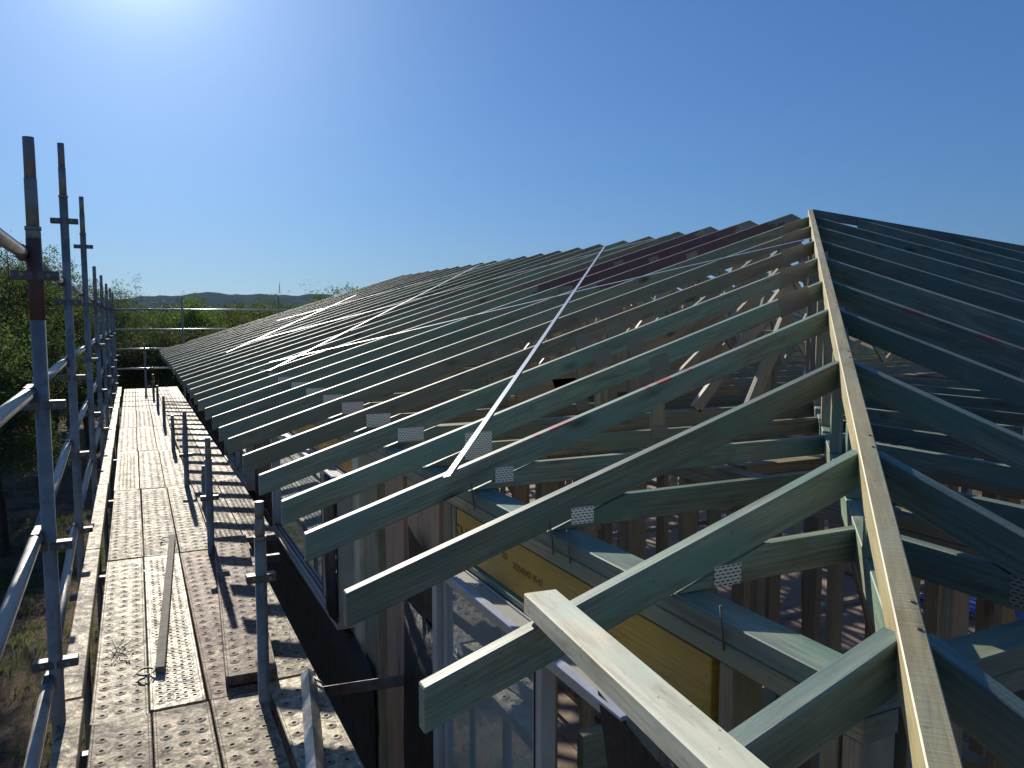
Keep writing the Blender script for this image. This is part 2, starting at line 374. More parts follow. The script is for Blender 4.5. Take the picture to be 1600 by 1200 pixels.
col = t.mix(gr, col, (.055,.07,.03)); t.set(Base_Color=col, Roughness=.95); t.b.inputs['Specular IOR Level'].default_value = .1
t.bump(t.math('ADD', b, c), .9, .05); M['dirt'] = t.m
def gz(x, y):
    r = math.hypot(x, y)
    return GROUND + (.10*math.sin(x*1.3+.5)*math.sin(y*.9) + .05*math.sin(x*3.1)*math.cos(y*2.7) if r < 40 else 0) - max(0, r-60)*.004
xs = sorted(set([-4000,-1500,-600,-250,-120,-60] + [i*.5-20 for i in range(100)] + [40,60,120,250,600,1500,4000]))
ys = sorted(set([-600,-200,-60] + [i*.5-4 for i in range(100)] + [60,90,130,200,400,900,2000,5000]))
tag(grid_surface('ground', xs, ys, gz, M['dirt']), 'brown dirt ground with grass patches beside the scaffold', None, None, 'structure')
t = NT('forested_hill'); v = t.coord(kind='Object', rand=False)
n = t.noise(v, .03, 6, .7); t.set(Base_Color=t.ramp(n, [(.35, (.012,.022,.016)), (.65, (.04,.055,.035))]), Roughness=.95); t.bump(n, 1, 14); t.b.inputs['Specular IOR Level'].default_value = 0.0
M['hill'] = t.m
def hill(name, dist, depth, prof, label):
    V = []; Fc = []; n = 240; rows = 10; r2 = random.Random(3)
    for j in range(rows+1):
        s = j/rows
        for i in range(n+1):
            a = math.radians(-40 + 90*i/n); d = dist + depth*s
            h = prof(math.degrees(a)) * math.sin(math.pi*min(1, s*1.2+.02)/2)**.8 if s < .85 else prof(math.degrees(a))*(1-s)*5
            V.append((math.sin(a)*d, math.cos(a)*d, GROUND-14 + h + (r2.random()-.5)*3.5*min(1, s*4)))
    for j in range(rows):
        for i in range(n): k = j*(n+1)+i; Fc.append((k, k+1, k+n+2, k+n+1))
    me = bpy.data.meshes.new(name); me.from_pydata(V, [], Fc); me.update()
    for p in me.polygons: p.use_smooth = True
    return tag(obj_from(name, me, M['hill']), label, None, None, 'structure')
hill('hill', 1500, 500, lambda a: 58 + 13*math.exp(-((a-4.5)/3.4)**2) + 13*math.exp(-((a-11.5)/4.5)**2) + 8*math.exp(-((a+12)/6)**2)+ 2.0*math.sin(a*1.7) + 1.0*math.sin(a*4.1),
     'long low forested ridge on the horizon beyond the trees')
HZ = root('lattice_mast', (1750*math.sin(math.radians(9.35)), 1750*math.cos(math.radians(9.35)), 52), 'tiny mast standing on the far ridge line', 'mast')
tube('mast_pole', HZ.location, HZ.location+Vector((0,0,18)), .9, M['galv_dark'], HZ, 6)
tube('antenna', HZ.location+Vector((0,0,18)), HZ.location+Vector((0,0,24)), .4, M['galv_dark'], HZ, 6)

# ------------------------------------------------------------------ trees
def crown_mesh(name, lobes, n, leaf, mat, seed, stick=0):
    g = np.random.default_rng(seed); L = len(lobes)
    w = np.array([l[3]*l[4]*l[5] for l in lobes])**.8; w /= w.sum(); V = []
    nc = max(20, n//45)                                # twig clusters
    li = g.choice(L, nc, p=w); C = np.array([lobes[i][:3] for i in li]); Rr = np.array([lobes[i][3:6] for i in li])
    d = g.normal(size=(nc, 3)); d /= np.linalg.norm(d, axis=1)[:, None]
    rad = g.random(nc)**.45 * (1 + .18*g.normal(size=nc)); P = C + d*Rr*rad[:, None]
    k = g.integers(0, nc, n); sp = leaf*g.uniform(2.0, 5.0, nc)[k][:, None]
    Q = P[k] + g.normal(size=(n, 3))*sp*np.array([1, 1, .75])
    a = g.normal(size=(n, 3)); a /= np.linalg.norm(a, axis=1)[:, None]
    b = g.normal(size=(n, 3)); b -= (a*b).sum(1)[:, None]*a; b /= np.linalg.norm(b, axis=1)[:, None]
    s = leaf*g.uniform(.6, 1.3, n)[:, None]
    v = np.stack([Q-a*s, Q+b*s*.42, Q+a*s, Q-b*s*.42], 1).reshape(-1, 3)
    me = bpy.data.meshes.new(name); me.vertices.add(4*n); me.vertices.foreach_set('co', v.ravel().astype(np.float32))
    me.loops.add(4*n); me.loops.foreach_set('vertex_index', np.arange(4*n, dtype=np.int32))
    me.polygons.add(n); me.polygons.foreach_set('loop_start', np.arange(0, 4*n, 4, dtype=np.int32))
    me.update(calc_edges=True); me.materials.append(mat); return me
def trunk_mesh(name, h, r, limbs, seed):
    q = random.Random(seed); parts = []
    def limb(p, d, L, r0, depth):
        seg = 6; rings = 5; V = []; Fc = []; p = Vector(p); d = Vector(d).normalized()
        for j in range(rings):
            s = j/(rings-1); rr = r0*(1-.65*s)
            x = d.orthogonal().normalized(); y = d.cross(x)
            for i in range(seg): an = 2*math.pi*i/seg; V.append(tuple(p + (x*math.cos(an)+y*math.sin(an))*rr))
            if j < rings-1:
                d = (d + Vector((q.uniform(-.2,.2), q.uniform(-.2,.2), q.uniform(-.05,.15)))).normalized(); p = p + d*L/(rings-1)
            if depth < 2 and j >= 2:
                for _ in range(2 if depth else limbs//2):
                    dd = (d*.5 + Vector((q.uniform(-1,1), q.uniform(-1,1), q.uniform(.05,.7)))).normalized()
                    limb(p, dd, L*q.uniform(.45,.7), rr*.55, depth+1)
        for j in range(rings-1):
            for i in range(seg): a = j*seg+i; b = j*seg+(i+1) % seg; Fc.append((a, b, b+seg, a+seg))
        parts.append((V, Fc))
    limb((0,0,-.3), (0,0,1), h, r, 0)
    return join_mesh(name, parts, M['bark'], True)
def tree_kind(seed, h, rx, n, leaf, mat, nl=7):
    q = random.Random(seed); lobes = []
    for i in range(nl):
        a = q.uniform(0, 6.28); rr = rx*q.uniform(.15, .62); z = h*q.uniform(.38, .85)
        s = rx*q.uniform(.34, .58); lobes.append((math.cos(a)*rr, math.sin(a)*rr, z, s, s, s*q.uniform(.7, 1.05)))
    lobes.append((0, 0, h*.62, rx*.55, rx*.55, h*.28)); lobes.append((0, 0, h*.86, rx*.3, rx*.3, h*.13))
    return crown_mesh('crown', lobes, n, leaf, mat, seed), trunk_mesh('trunk', h*.55, h*.028, 6, seed)
K = {'near_a': tree_kind(11, 5.1, 1.7, 60000, .026, M['leaf_olive'], 12), 'near_b': tree_kind(12, 5.2, 1.9, 60000, .028, M['leaf_olive'], 12),
     'mid_a': tree_kind(21, 6.0, 3.2, 42000, .050, M['leaf_green'], 13), 'mid_b': tree_kind(22, 6.2, 2.9, 42000, .050, M['leaf_dark'], 13),
     'mid_c': tree_kind(23, 6.6, 2.3, 30000, .055, M['leaf_green'], 10), 'far': tree_kind(24, 7.0, 3.4, 16000, .09, M['leaf_dark'], 12)}
def tree(kind, x, y, s, rz, label, group, zs=1.0, name='tree'):
    r = root(name, (x, y, GROUND), label, 'tree', group)
    r.matrix_basis = Matrix.Translation((x, y, GROUND)) @ Matrix.Rotation(rz, 4, 'Z') @ Matrix.Diagonal((s, s, s*zs, 1))
    obj_from('crown', K[kind][0], None, r); obj_from('trunk', K[kind][1], None, r); return r
NG = 'olive trees crowding the scaffold on the left'
for i, (k, x, y, s, zs) in enumerate([('near_a', -2.75, 19.5, 1.12, 1.06), ('near_b', -4.4, 23.0, 1.2, 1.0), ('near_b', -2.2, 24.5, 1.08, 1.0), ('near_a', -3.6, 28.0, 1.25, .98),
                                  ('near_b', -1.5, 30.5, 1.1, .98), ('near_a', -5.8, 27.0, 1.35, .98), ('near_b', -2.9, 14.6, .98, 1.0), ('near_a', -2.35, 17.0, .92, .96), ('near_b', -3.4, 34.0, 1.2, .98)]):
    tree(k, x, y, s, i*1.7, ['bushy olive-leaved tree nearest the scaffold at the left edge, its foot in the dirt',
      'olive tree at the left edge, second back, leafy top against the sky', 'olive tree tight behind the guardrails, third from the left edge',
      'olive tree behind the middle standards of the scaffold', 'olive tree filling the gap just left of the far end of the deck',
      'tallest olive tree at the far left, seen between the first and second standards', 'front olive tree at the left edge, closest to the dirt patch', 'rounded olive tree right behind the second outer pole', 'olive tree at the far corner beyond the last outer poles'][i], NG, zs)
BG = 'trees beyond the far end of the scaffold'
mid = [('mid_b', .8, 27, .84, .88), ('mid_a', 3.4, 28.5, .90, .84), ('mid_b', -1.2, 30, .92, .86), ('mid_a', 6.3, 31, .95, .86), ('mid_c', 2.2, 34, .92, .91),
       ('mid_b', 4.6, 36, .95, .84), ('mid_a', 8.2, 37, .95, .88), ('mid_c', 9.5, 38.5, 1.0, .94), ('mid_b', -2.6, 38, 1.0, .84), ('mid_a', 12.5, 42, 1.1, .78),
       ('far', 2.5, 46, .9, .82), ('far', 7.0, 48, .9, .82), ('far', -3.5, 50, .95, .82), ('far', 13.0, 50, .95, .84), ('mid_c', 6.2, 43, .95, .86)]
for i, (k, x, y, s, zs) in enumerate(mid):
    tree(k, x, y, s*.98, i*2.3, ORD[i]+' nearest leafy tree of the belt beyond the far end of the deck', BG, zs)
for i in range(26):
    a = math.radians(-9 + 38*i/25 + rnd.uniform(-.6, .6)); d = rnd.uniform(75, 135)
    tree('far', math.sin(a)*d, math.cos(a)*d, rnd.uniform(.80, .98), rnd.uniform(0, 6), ORD[i]+' crown from the left in the distant treeline below the ridge', 'distant treeline below the ridge', .88)

# grass tufts and litter on the dirt
def tufts():
    g = np.random.default_rng(5); n = 9000
    cx = g.uniform(-4.0, -.35, n//18); cy = g.uniform(6.0, 19, n//18); k = g.integers(0, n//18, n)
    x = cx[k]+g.normal(size=n)*.10; y = cy[k]+g.normal(size=n)*.10; h = g.uniform(.04, .16, n); a = g.uniform(0, 6.28, n)
    z = np.array([gz(p, q_) for p, q_ in zip(x, y)])
    w = .006; dx = np.cos(a)*w; dy = np.sin(a)*w; lx = g.normal(size=n)*.05; ly = g.normal(size=n)*.05
    v = np.stack([np.stack([x-dx, y-dy, z], 1), np.stack([x+dx, y+dy, z], 1), np.stack([x+lx, y+ly, z+h], 1)], 1).reshape(-1, 3)
    me = bpy.data.meshes.new('grass'); me.from_pydata(v.tolist(), [], [(3*i, 3*i+1, 3*i+2) for i in range(n)]); me.materials.append(M['leaf_green'])
    tag(obj_from('grass', me, None), 'sparse green grass tufts in the dirt below the scaffold', None, None, 'stuff')
tufts()

# ------------------------------------------------------------------ scaffold: standards, rails, planks
GS = 'outer scaffold standards'
def standard(name, x, y, z0, z1, label, group, spigot=.32, coups=(), red=None, lean=0.0, r=.026, stub=.16, sz=(-1,1)):
    rt = root(name, (x, y, z0), label, 'scaffold pole', group)
    top = Vector((x+lean, y, z1)); base = Vector((x, y, z0)); d = (top-base)
    m = base + d*((z1-z0-spigot)/(z1-z0))
    if red:
        p1 = base + d*((red[0]-z0)/(z1-z0)); p2 = base + d*((red[1]-z0)/(z1-z0))
        tube('pole', base, p1, r, M['galv'], rt); tube('painted_band', p1, p2, r+.0008, M['galv_red'], rt)
        tube('pole', p2, m, r, M['galv'], rt)
    else: tube('pole', base, m, r, M['galv'], rt)
    tube('spigot', m, m+(top-m)*.55, r*.86, M['galv'], rt); tube('spigot_tip', m+(top-m)*.55, top, r*.78, M['galv'], rt)
    tube('collar', m-Vector((0,0,.008)), m+Vector((0,0,.006)), r+.0025, M['galv'], rt)
    for c in coups:
        q = base + d*((c-z0)/(z1-z0))
        board('coupling', q+Vector((sz[0]*stub/2,0,0)), q+Vector((sz[1]*stub/2,0,0)), .05, .034, M['galv_dark'], rt)
        sh = .004
        tube('coupling_bolt', q+Vector((stub*.28*sz[1], -.020, 0)), q+Vector((stub*.28*sz[1], -.034, 0)), .009, M['galv'], rt, 6)
        tube('coupling_bolt', q+Vector((stub*.28*sz[0], -.020, .004)), q+Vector((stub*.28*sz[0], -.031, .004)), .008, M['galv'], rt, 6)
    return rt
XO = -.375
lvls = lambda s: [(.25-.07*s), -.29, -.86+.11*s, -1.45+.2*s]
outY = [3.52, 5.96, 8.4, 10.85, 13.3, 15.75, 18.2, 20.6]
outX = [-.325, -.375, -.385, -.395, -.40, -.40, -.395, -.40]
outT = [.68, 1.13, 1.12, .62, .63, .60, .60, .58]
for i, (x, y, zt) in enumerate(zip(outX, outY, outT)):
    c = [.16, -.34, -.90, -1.38, -1.9, -3.2]
    if i == 1: c = [.63, .10, -.40, -.92, -1.44, -1.9]
    if i == 2: c = [.66, .12, -.40, -.92, -1.9]
    standard('scaffold_standard', x, y, GROUND, zt, (['nearest outer scaffold pole with a dull red painted band', 'tall second outer scaffold pole rising high above the rail with a cross stub',
       'tall third outer scaffold pole with a small cross stub near its top'][i] if i < 3 else ORD[i]+' outer scaffold pole from the camera, short top just above the guardrail'),
       GS, .34, c, red=(-.01, .30) if i == 0 else None, lean=-.006)
standard('scaffold_standard', -.30, 1.05, GROUND, .9, 'outer scaffold pole beside the camera, out of view', GS, .3, [.1])
RY = [1.05]+outY
for lv in range(4):
    nm = ['top', 'second', 'third', 'lowest'][lv]
    for i in range(len(RY)-1):
        y0, y1 = RY[i], RY[i+1]; s0, s1 = (y0-3)/17, (y1-3)/17
        xa = [-.30]+outX; off = .045 if lv != 3 else .03
        rt = root('guard_rail', (xa[i], y0, lvls(s0)[lv]), '%s guardrail tube of the outer side, %s bay from the camera' % (nm, ORD[i]), 'scaffold rail', 'guardrail tubes along the outer side')
        jz = rnd.uniform(-.008, .008); a = Vector((xa[i]-off, y0+.03, lvls(s0)[lv]+jz)); b = Vector((xa[i+1]-off, y1-.03, lvls(s1)[lv]-jz*.6))
        tube('rail_tube', a, b, .0235, M['galv'], rt)
        board('rail_end', a-Vector((0,.03,0)), a+Vector((0,.05,0)), .03, .052, M['galv_dark'], rt); board('rail_end', b-Vector((0,.05,0)), b+Vector((0,.03,0)), .03, .052, M['galv_dark'], rt)
# inner standards
for i, (x, y, zt, c) in enumerate([(.466, 3.50, -.80, [-1.14]), (.452, 5.96, -.86, [-1.30]), (.43, 8.42, -.93, [-1.38]), (.41, 10.85, -1.25, []), (.385, 13.3, -1.22, []), (.36, 15.8, -1.25, []), (.34, 18.2, -1.2, [])]):
    standard('inner_standard', x, y, GROUND, zt, ORD[i]+' short steel pole along the middle line of the deck', 'short inner scaffold poles', .16, c, stub=.125, r=.025)
for i, (x, y, zt) in enumerate([(.52, 9.6, -1.28), (.55, 7.2, -1.30)]):
    standard('inner_standard', x-.04, y+.1, DECK-.3, zt, ['thin short stub pole between the second and third inner poles', 'thin short stub pole in front of the second inner pole'][1-i], 'short inner scaffold poles', .1, [], r=.02)
# far end rails and standards
for i, (x, zt) in enumerate([(1.09, .48), (3.38, .56), (.22, -.62)]):
    standard('end_standard', x, 20.75 if i < 2 else 20.3, GROUND, zt, ['slim pole of the end guard left of the roof eave', 'slim pole of the end guard showing just above the rafters', 'low slim pole standing at the far end of the deck'][i], 'poles of the far end guard', .3 if i < 2 else .2, [], r=.024)
for i, (x0, x1, z) in enumerate([(-.45, 4.6, .19), (-.45, 3.4, -.29), (-.45, .95, -.75), (-.45, .95, -1.22)]):
    rt = root('end_rail', (x0, 20.7, z), ['top', 'second', 'third', 'lowest'][i]+' horizontal guardrail tube across the far end of the deck', 'scaffold rail', 'guardrail tubes across the far end')
    tube('rail_tube', (x0, 20.68, z), (x1, 20.68, z), .022, M['clean_galv'], rt); tube('joint_sleeve', (.33, 20.68, z), (.43, 20.68, z), .027, M['galv'], rt)

PW, PT = .228, .055
def plank_mesh(L, mat):
    """steel deck board: top sheet with rolled long edges and an end lip"""
    w = PW; prof = [(-w/2, -PT), (-w/2, -.004), (-w/2+.004, 0), (-w/2+.010, 0), (-w/2+.014, -.0025), (0, -.002), (w/2-.014, -.0025), (w/2-.010, 0), (w/2-.004, 0), (w/2, -.004), (w/2, -PT), (w/2-.012, -PT), (w/2-.012, -PT+.008), (-w/2+.012, -PT+.008), (-w/2+.012, -PT)]
    n = len(prof); ny = 2; V = []; Fc = []
    for s in (-.5, .5): V += [(x, s*L, z) for x, z in prof]
    for i in range(n): Fc.append((i, (i+1) % n, (i+1) % n+n, i+n))
    Fc.append(tuple(range(n-1, -1, -1))); Fc.append(tuple(range(n, 2*n)))
    me = bpy.data.meshes.new('deck_plank'); me.from_pydata(V, [], Fc); me.materials.append(mat); me.update(); return me
def dimple_mesh(L, mat, pitch=.092, cols=(-.068, 0, .068), seg=8):
    parts = []; q = random.Random(2)
    ny = int((L-.1)/pitch)
    prof = [(.027, -.0026), (.018, .0004), (.0125, .0020), (.0092, .0014), (.0080, -.0012)]
    for j in range(ny):
        for ci, cx in enumerate(cols):
            cy = -L/2+.06+j*pitch + (.012 if ci == 1 else 0); V = []; Fc = []
            for r, z in prof: V += [(cx+r*math.cos(2*math.pi*i/seg), cy+r*math.sin(2*math.pi*i/seg), z) for i in range(seg)]
            for k in range(len(prof)-1):
                for i in range(seg): Fc.append((k*seg+i, k*seg+(i+1) % seg, (k+1)*seg+(i+1) % seg, (k+1)*seg+i))
            parts.append((V, Fc))
    return join_mesh('dimples', parts, mat, True)
def hole_shade_mesh(L, pitch=.092, cols=(-.068, 0, .068), seg=8):
    parts = []; ny = int((L-.1)/pitch)
    for j in range(ny):
        for ci, cx in enumerate(cols):
            cy = -L/2+.06+j*pitch + (.012 if ci == 1 else 0)
            parts.append(([(cx+  .0082*math.cos(2*math.pi*i/seg), cy+.0082*math.sin(2*math.pi*i/seg), -.0008) for i in range(seg)], [tuple(range(seg))]))
    return join_mesh('hole_shade_discs', parts, M['hole'])
_pm = {}
def plank(x, y0, y1, mat, label, group='steel deck planks of the scaffold', z=DECK, rz=0.0, fine=False):
    L = round(y1-y0-.008, 3); k = (L, mat, fine)
    if k not in _pm:
        _pm[k] = (plank_mesh(L, M[mat]), dimple_mesh(L, M[mat], .045 if fine else .092, (-.07,-.035,0,.035,.07) if fine else (-.068,0,.068)) , hole_shade_mesh(L, .045 if fine else .092, (-.07,-.035,0,.035,.07) if fine else (-.068,0,.068)))
    p = obj_from('deck_plank', _pm[k][0], None); p.matrix_basis = Matrix.Translation((x, (y0+y1)/2, z)) @ Matrix.Rotation(rz, 4, 'Z')
    tag(p, label, 'deck plank', group)
    for nm, me in (('dimples', _pm[k][1]), ('hole_shade_discs', _pm[k][2]))[:(2 if y0 < 6.1 and not fine else 1)]:
        c = obj_from(nm, me, None, p); c['kind'] = 'stuff'
    return p
JY = [1.17, 3.61, 6.05, 8.49, 10.93, 13.37, 15.81, 18.25, 20.69]
mats = [['deck_dirty', 'deck_dirty', 'deck_dirty'], ['deck_new', 'deck_bright', 'deck_rust'], ['deck_dirty', 'deck_dirty', 'deck_dirty'], ['deck_new', 'deck_dirty', 'deck_dirty'],
        ['deck_dirty', 'deck_dirty', 'deck_dirty'], ['deck_dirty', 'deck_rust', 'deck_dirty'], ['deck_dirty', 'deck_dirty', 'deck_dirty'], ['deck_dirty', 'deck_new', 'deck_dirty']]
desc = {'deck_dirty': 'dirt-stained steel deck plank', 'deck_bright': 'shiny sunlit steel deck plank', 'deck_rust': 'rust-brown steel deck plank', 'deck_new': 'pale clean steel deck plank'}
for j in range(8):
    for c in range(3):
        wob = [-.0, -.004, .0, -.01, -.02, -.015, -.02, -.02][j]
        plank(-.108 + c*.2345 + wob + rnd.uniform(-.002, .002), JY[j]+(rnd.uniform(-.02,.02) if j else 0), JY[j+1]-.01, mats[j][c],
              '%s, %s of the main deck, %s bay from the camera' % (desc[mats[j][c]], ['left row', 'middle row', 'right row'][c], ORD[j]), z=DECK+rnd.uniform(-.003, .003), rz=rnd.uniform(-.002,.002), fine=(j==3 and c==0) or (j==1 and c==1))
# row beyond the inner poles
plank(.617, 1.25, 3.68, 'deck_new', 'pale steel plank beside the wall, nearest the camera, with shadows across it', z=DECK-.004)
plank(.617, 3.70, 6.12, 'deck_dirty', 'stained plank beside the wall behind the loose angle iron', z=DECK-.004)
skew = plank(.5175, 3.67, 6.13, 'deck_rust', 'rusty loose plank lying askew on top of the deck around the nearest inner pole', z=DECK+.0585, rz=-math.atan2(.163, 2.46))
for j in range(6):
    a = 6.16 + j*2.42
    for c in range(2):
        mt = ['deck_dirty', 'deck_dirty', 'deck_rust', 'deck_dirty', 'deck_rust', 'deck_new', 'deck_dirty', 'deck_dirty', 'deck_rust', 'deck_dirty', 'deck_dirty', 'deck_new'][j*2+c]
        plank(.590 + c*.2345 - .005*j, a, a+2.42, mt, '%s of raised eave strip, %s, %s bay' % (desc[mt], ['pole-side row', 'wall-side row'][c], ORD[j]), z=DECK+.02+rnd.uniform(-.003,.003), fine=(j == 0))
# toe boards along the outer edge
tj = [1.3, 3.72, 6.15, 8.55, 10.9, 13.3, 15.7, 18.1, 20.5]
for j in range(8):
    dx = [.0, -.02, -.03, -.035, -.04, -.045, -.045, -.045][j]
    o = board('toe_board', (-.283+dx, tj[j]+.01, DECK+.035), (-.283+dx-.01, tj[j+1]-.01, DECK+.035), .088, .07, M['deck_dirty'])
    tag(o, ORD[j]+' length of raised narrow edge board between deck and outer poles', 'toe board', 'raised edge boards along the outer side')
# beams below the deck
for i, y in enumerate([3.50, 5.94, 8.4, 10.83]):
    tag(board('transom', (-.36, y, DECK-.10), (.93 if i else .72, y, DECK-.10), .045, .06, M['galv_dark']), ORD[i]+' cross bearer below the deck planks', 'scaffold bearer', 'cross bearers below the deck')
tag(board('steel_outrigger', (.74, 3.60, DECK-.07), (1.10, 3.42, DECK-.005), .008, .055, M['galv_dark']), 'flat steel bracket arm reaching from the deck edge to the wall', 'bracket')
# loose tie bar with a hook at each end
tb = root('tie_bar', (.11, 5.2, DECK), 'long flat steel tie bar with hooked ends lying on the shiny plank', 'steel bar')
pa, pb = Vector((.055, 3.98, DECK+.020)), Vector((.213, 6.45, DECK+.020))
board('flat_bar', pa, pb, .042, .030, M['dull_steel'], tb)
def ring(name, c, r, mat, parent, t0, t1, tr=.005):
    pts = [Vector((c[0]+r*math.cos(t0+(t1-t0)*i/14), c[1]+r*1.15*math.sin(t0+(t1-t0)*i/14), c[2])) for i in range(15)]
    V = []; Fc = []
    for k, p in enumerate(pts):
        d = (pts[min(k+1, 14)]-pts[max(k-1, 0)]).normalized(); x = d.cross(Vector((0,0,1)))
        for i in range(6): an = i*math.pi/3; V.append(tuple(p + x*math.cos(an)*tr + Vector((0,0,1))*math.sin(an)*tr))
        if k:
            for i in range(6): a = (k-1)*6+i; b = (k-1)*6+(i+1) % 6; Fc.append((a, b, b+6, a+6))
    return obj_from(name, join_mesh(name, [(V, Fc)], mat, True), None, parent)
for nm, c, a0, a1 in (('hook', (-.005, 3.99), -.6, 5.2), ('hook', (.165, 6.40), .9, 4.6)):
    h = ring(nm, (c[0]-tb.location.x if 0 else c[0], c[1], DECK+.02), .036, M['galv_dark'], None, a0, a1); h.parent = tb; h.matrix_basis = tb.matrix_basis.inverted()
tw = root('dry_twig', (-.12, 4.30, DECK), 'small dry twig with leaves lying on the left deck plank', 'twig')
q = random.Random(9); parts = []
for i in range(26):
    a = q.uniform(0, 6.28); L = q.uniform(.02, .09); p = Vector((-.12+q.uniform(-.04,.05), 4.30+q.uniform(-.06,.08), DECK+.006+q.uniform(0,.012)))
    e = p + Vector((math.cos(a)*L, math.sin(a)*L, q.uniform(-.002,.012))); n = Vector((-math.sin(a), math.cos(a), 0))*q.uniform(.0015,.006)
    parts.append(([tuple(p), tuple((p+e)/2+n), tuple(e), tuple((p+e)/2-n)], [(0,1,2,3)]))
obj_from('leaf_litter', join_mesh('leaf_litter', parts, M['bark']), None, tw).matrix_basis = tw.matrix_basis.inverted()
for a, b in (((-.16,4.22),(-.10,4.46)), ((-.13,4.30),(-.16,4.45)), ((-.12,4.34),(-.06,4.42))): tube('stem', (*a, DECK+.010), (*b, DECK+.03), .002, M['bark'], tw, 5)
# loose angle iron
def angle(a, b, w, th, up, mat, name, roofed=True):
    a = Vector(a); b = Vector(b); L = (b-a).length; s = w*.7071
    V = []
    for x in (-L/2, L/2): V += [(x, -s, -s), (x, 0, 0), (x, s, -s), (x, s-th*1.2, -s), (x, 0, -th*1.4), (x, -s+th*1.2, -s)]
    Fc = [(i, (i+1) % 6, (i+1) % 6+6, i+6) for i in range(6)] + [(5,4,3,2,1,0), (6,7,8,9,10,11)]
    me = bpy.data.meshes.new(name); me.from_pydata(V, [], Fc); me.update(); o = obj_from(name, me, mat)
    return place(o, frame_matrix(b-a, up, (a+b)/2))
tag(angle((.475, 2.35, DECK+.038), (.690, 3.66, DECK+.038), .05, .004, (0,0,1), M['clean_galv'], 'angle_iron'), 'loose galvanised angle iron lying ridge-up on the nearest wall-side plank', 'angle iron')
tag(tube('bolt', (.705, 3.60, DECK+.012), (.735, 3.50, DECK+.012), .006, M['galv_dark']), 'small dark bolt lying beside the tip of the angle iron', 'bolt')

# ------------------------------------------------------------------ roof framing
JTH, CD = .036, .092                                    # timber thickness and chord depth
dv = CD*math.sqrt(1+SL*SL)                              # vertical depth of a chord
def zroof(x): return ZE + SL*(x-X0)
M['nail_plate_shaded'] = M['nail_plate'].copy(); M['nail_plate_shaded'].name = 'nail_plate_shaded'  # lit and shaded copies: light on the eave-row plates is put into the colour
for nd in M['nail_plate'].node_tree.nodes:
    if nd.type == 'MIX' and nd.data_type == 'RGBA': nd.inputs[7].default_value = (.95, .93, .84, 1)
for nd in M['nail_plate_shaded'].node_tree.nodes:
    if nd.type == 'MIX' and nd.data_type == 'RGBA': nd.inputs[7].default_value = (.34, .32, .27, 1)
def nplate(parent, x, y, z, w, h, ang=0.0, face=-1, axis='Y', lab=None):
    me = box_mesh(w*1.1, .0024, h*1.12, 0, mat=M['nail_plate' if (x < 1.5 and axis == 'Y') else 'nail_plate_shaded']); o = obj_from('nail_plate', me, None, parent)
    if axis == 'Y':
        Wm = Matrix.Translation((x, y+face*(JTH/2+.0006), z)) @ Matrix.Rotation(-ang, 4, 'Y')
    else:
        Wm = Matrix.Translation((x+face*(JTH/2+.0006), y, z)) @ Matrix.Rotation(math.pi/2, 4, 'Z') @ Matrix.Rotation(-ang, 4, 'Y')
    place(o, Wm); return o
JY_L = [.875, 1.442, 2.047, 2.661, 3.171, 3.758, 4.341, 4.995, 5.535]
tailx = [0.0, -.005, -.012, 0, .008, .003, 0, -.005, -.008]
GJ = 'left-hand jack trusses running up to the hip'
jl = ['nearest left jack truss, its tail below the frame and the loose board crossing it', 'left jack truss with a thick cut end jutting over the window, under the loose board',
      'left jack truss with a round dark knot near its end', 'left jack truss with red paint dashes on its top edge', 'left jack truss with a large square nail plate just behind the red-dashed one',
      'fifth left jack truss behind the large square nail plate', 'sixth left jack truss back, over the far window', 'seventh left jack truss counted from the camera', 'last left jack truss just before the hip reaches the ridge']
for k, y in enumerate(JY_L):
    xh = X0 + (y-YE) - .032; xt = X0 + tailx[k]; mt = ['treated_blue_shade', 'treated', 'treated', 'mark3', 'treated', 'treated', 'treated_brown', 'treated_brown', 'treated'][k]
    rt = root('jack_truss', (1.15, y, PLATE), jl[k], 'roof truss', GJ)
    th = JTH if k else .045
    prism('top_chord', [(xt, y, zroof(xt)), (xh, y, zroof(xh)), (xh, y, zroof(xh)-dv), (xt, y, zroof(xt)-dv)], (0,1,0), th, M[mt], rt, (1,0,SL))
    bt = PLATE + .088                                    # bottom chord
    xs_ = X0 + (bt-ZE+dv)/SL + .02                       # where bottom chord top meets underside of the top chord
    if k:
        x_end = xh + (.05 if k < 3 else .25)
        prism('bottom_chord', [(1.12, y, PLATE+.001), (xs_, y, bt), (x_end, y, bt), (x_end, y, PLATE+.001)], (0,1,0), th-.002, M['treated' if k < 4 else 'treated_brown'], rt, (1,0,0))
        pl = [(0,0), (.074,.045), (.072,.046), (.070,.050), (.118,.108), (.125,.062), (.128,.066), (.128,.066), (.13,.066)][k]
        px = [0, 1.265, 1.222, 1.247, 1.36, 1.242, 1.243, 1.262, 1.26][k]; pz = [0, -.617, -.606, -.593, -.566, -.588, -.586, -.584, -.584][k]
        nplate(rt, px, y, pz, *pl)
    if k >= 4:
        for wx in ([2.34], [2.38, 2.6], [2.83, 2.6], [3.2, 2.3], [3.4, 2.5])[k-4]:
            board('web', (wx, y, bt), (wx, y, zroof(wx)-dv-.002), .034, .07, M['pine'], rt, up=(1,0,0))
            nplate(rt, wx, y, zroof(wx)-dv+.01, .10, .09, .3); nplate(rt, wx, y, bt-.01, .09, .06)
        board('web', (2.3+.15*k, y, bt), (xh-.25, y, zroof(xh-.25)-dv-.002), .034, .07, M['pine'], rt)
        nplate(rt, xh-.22, y, zroof(xh-.22)-dv*.45, .20, .10, SL)
GR = 'right-hand jack trusses falling from the hip'
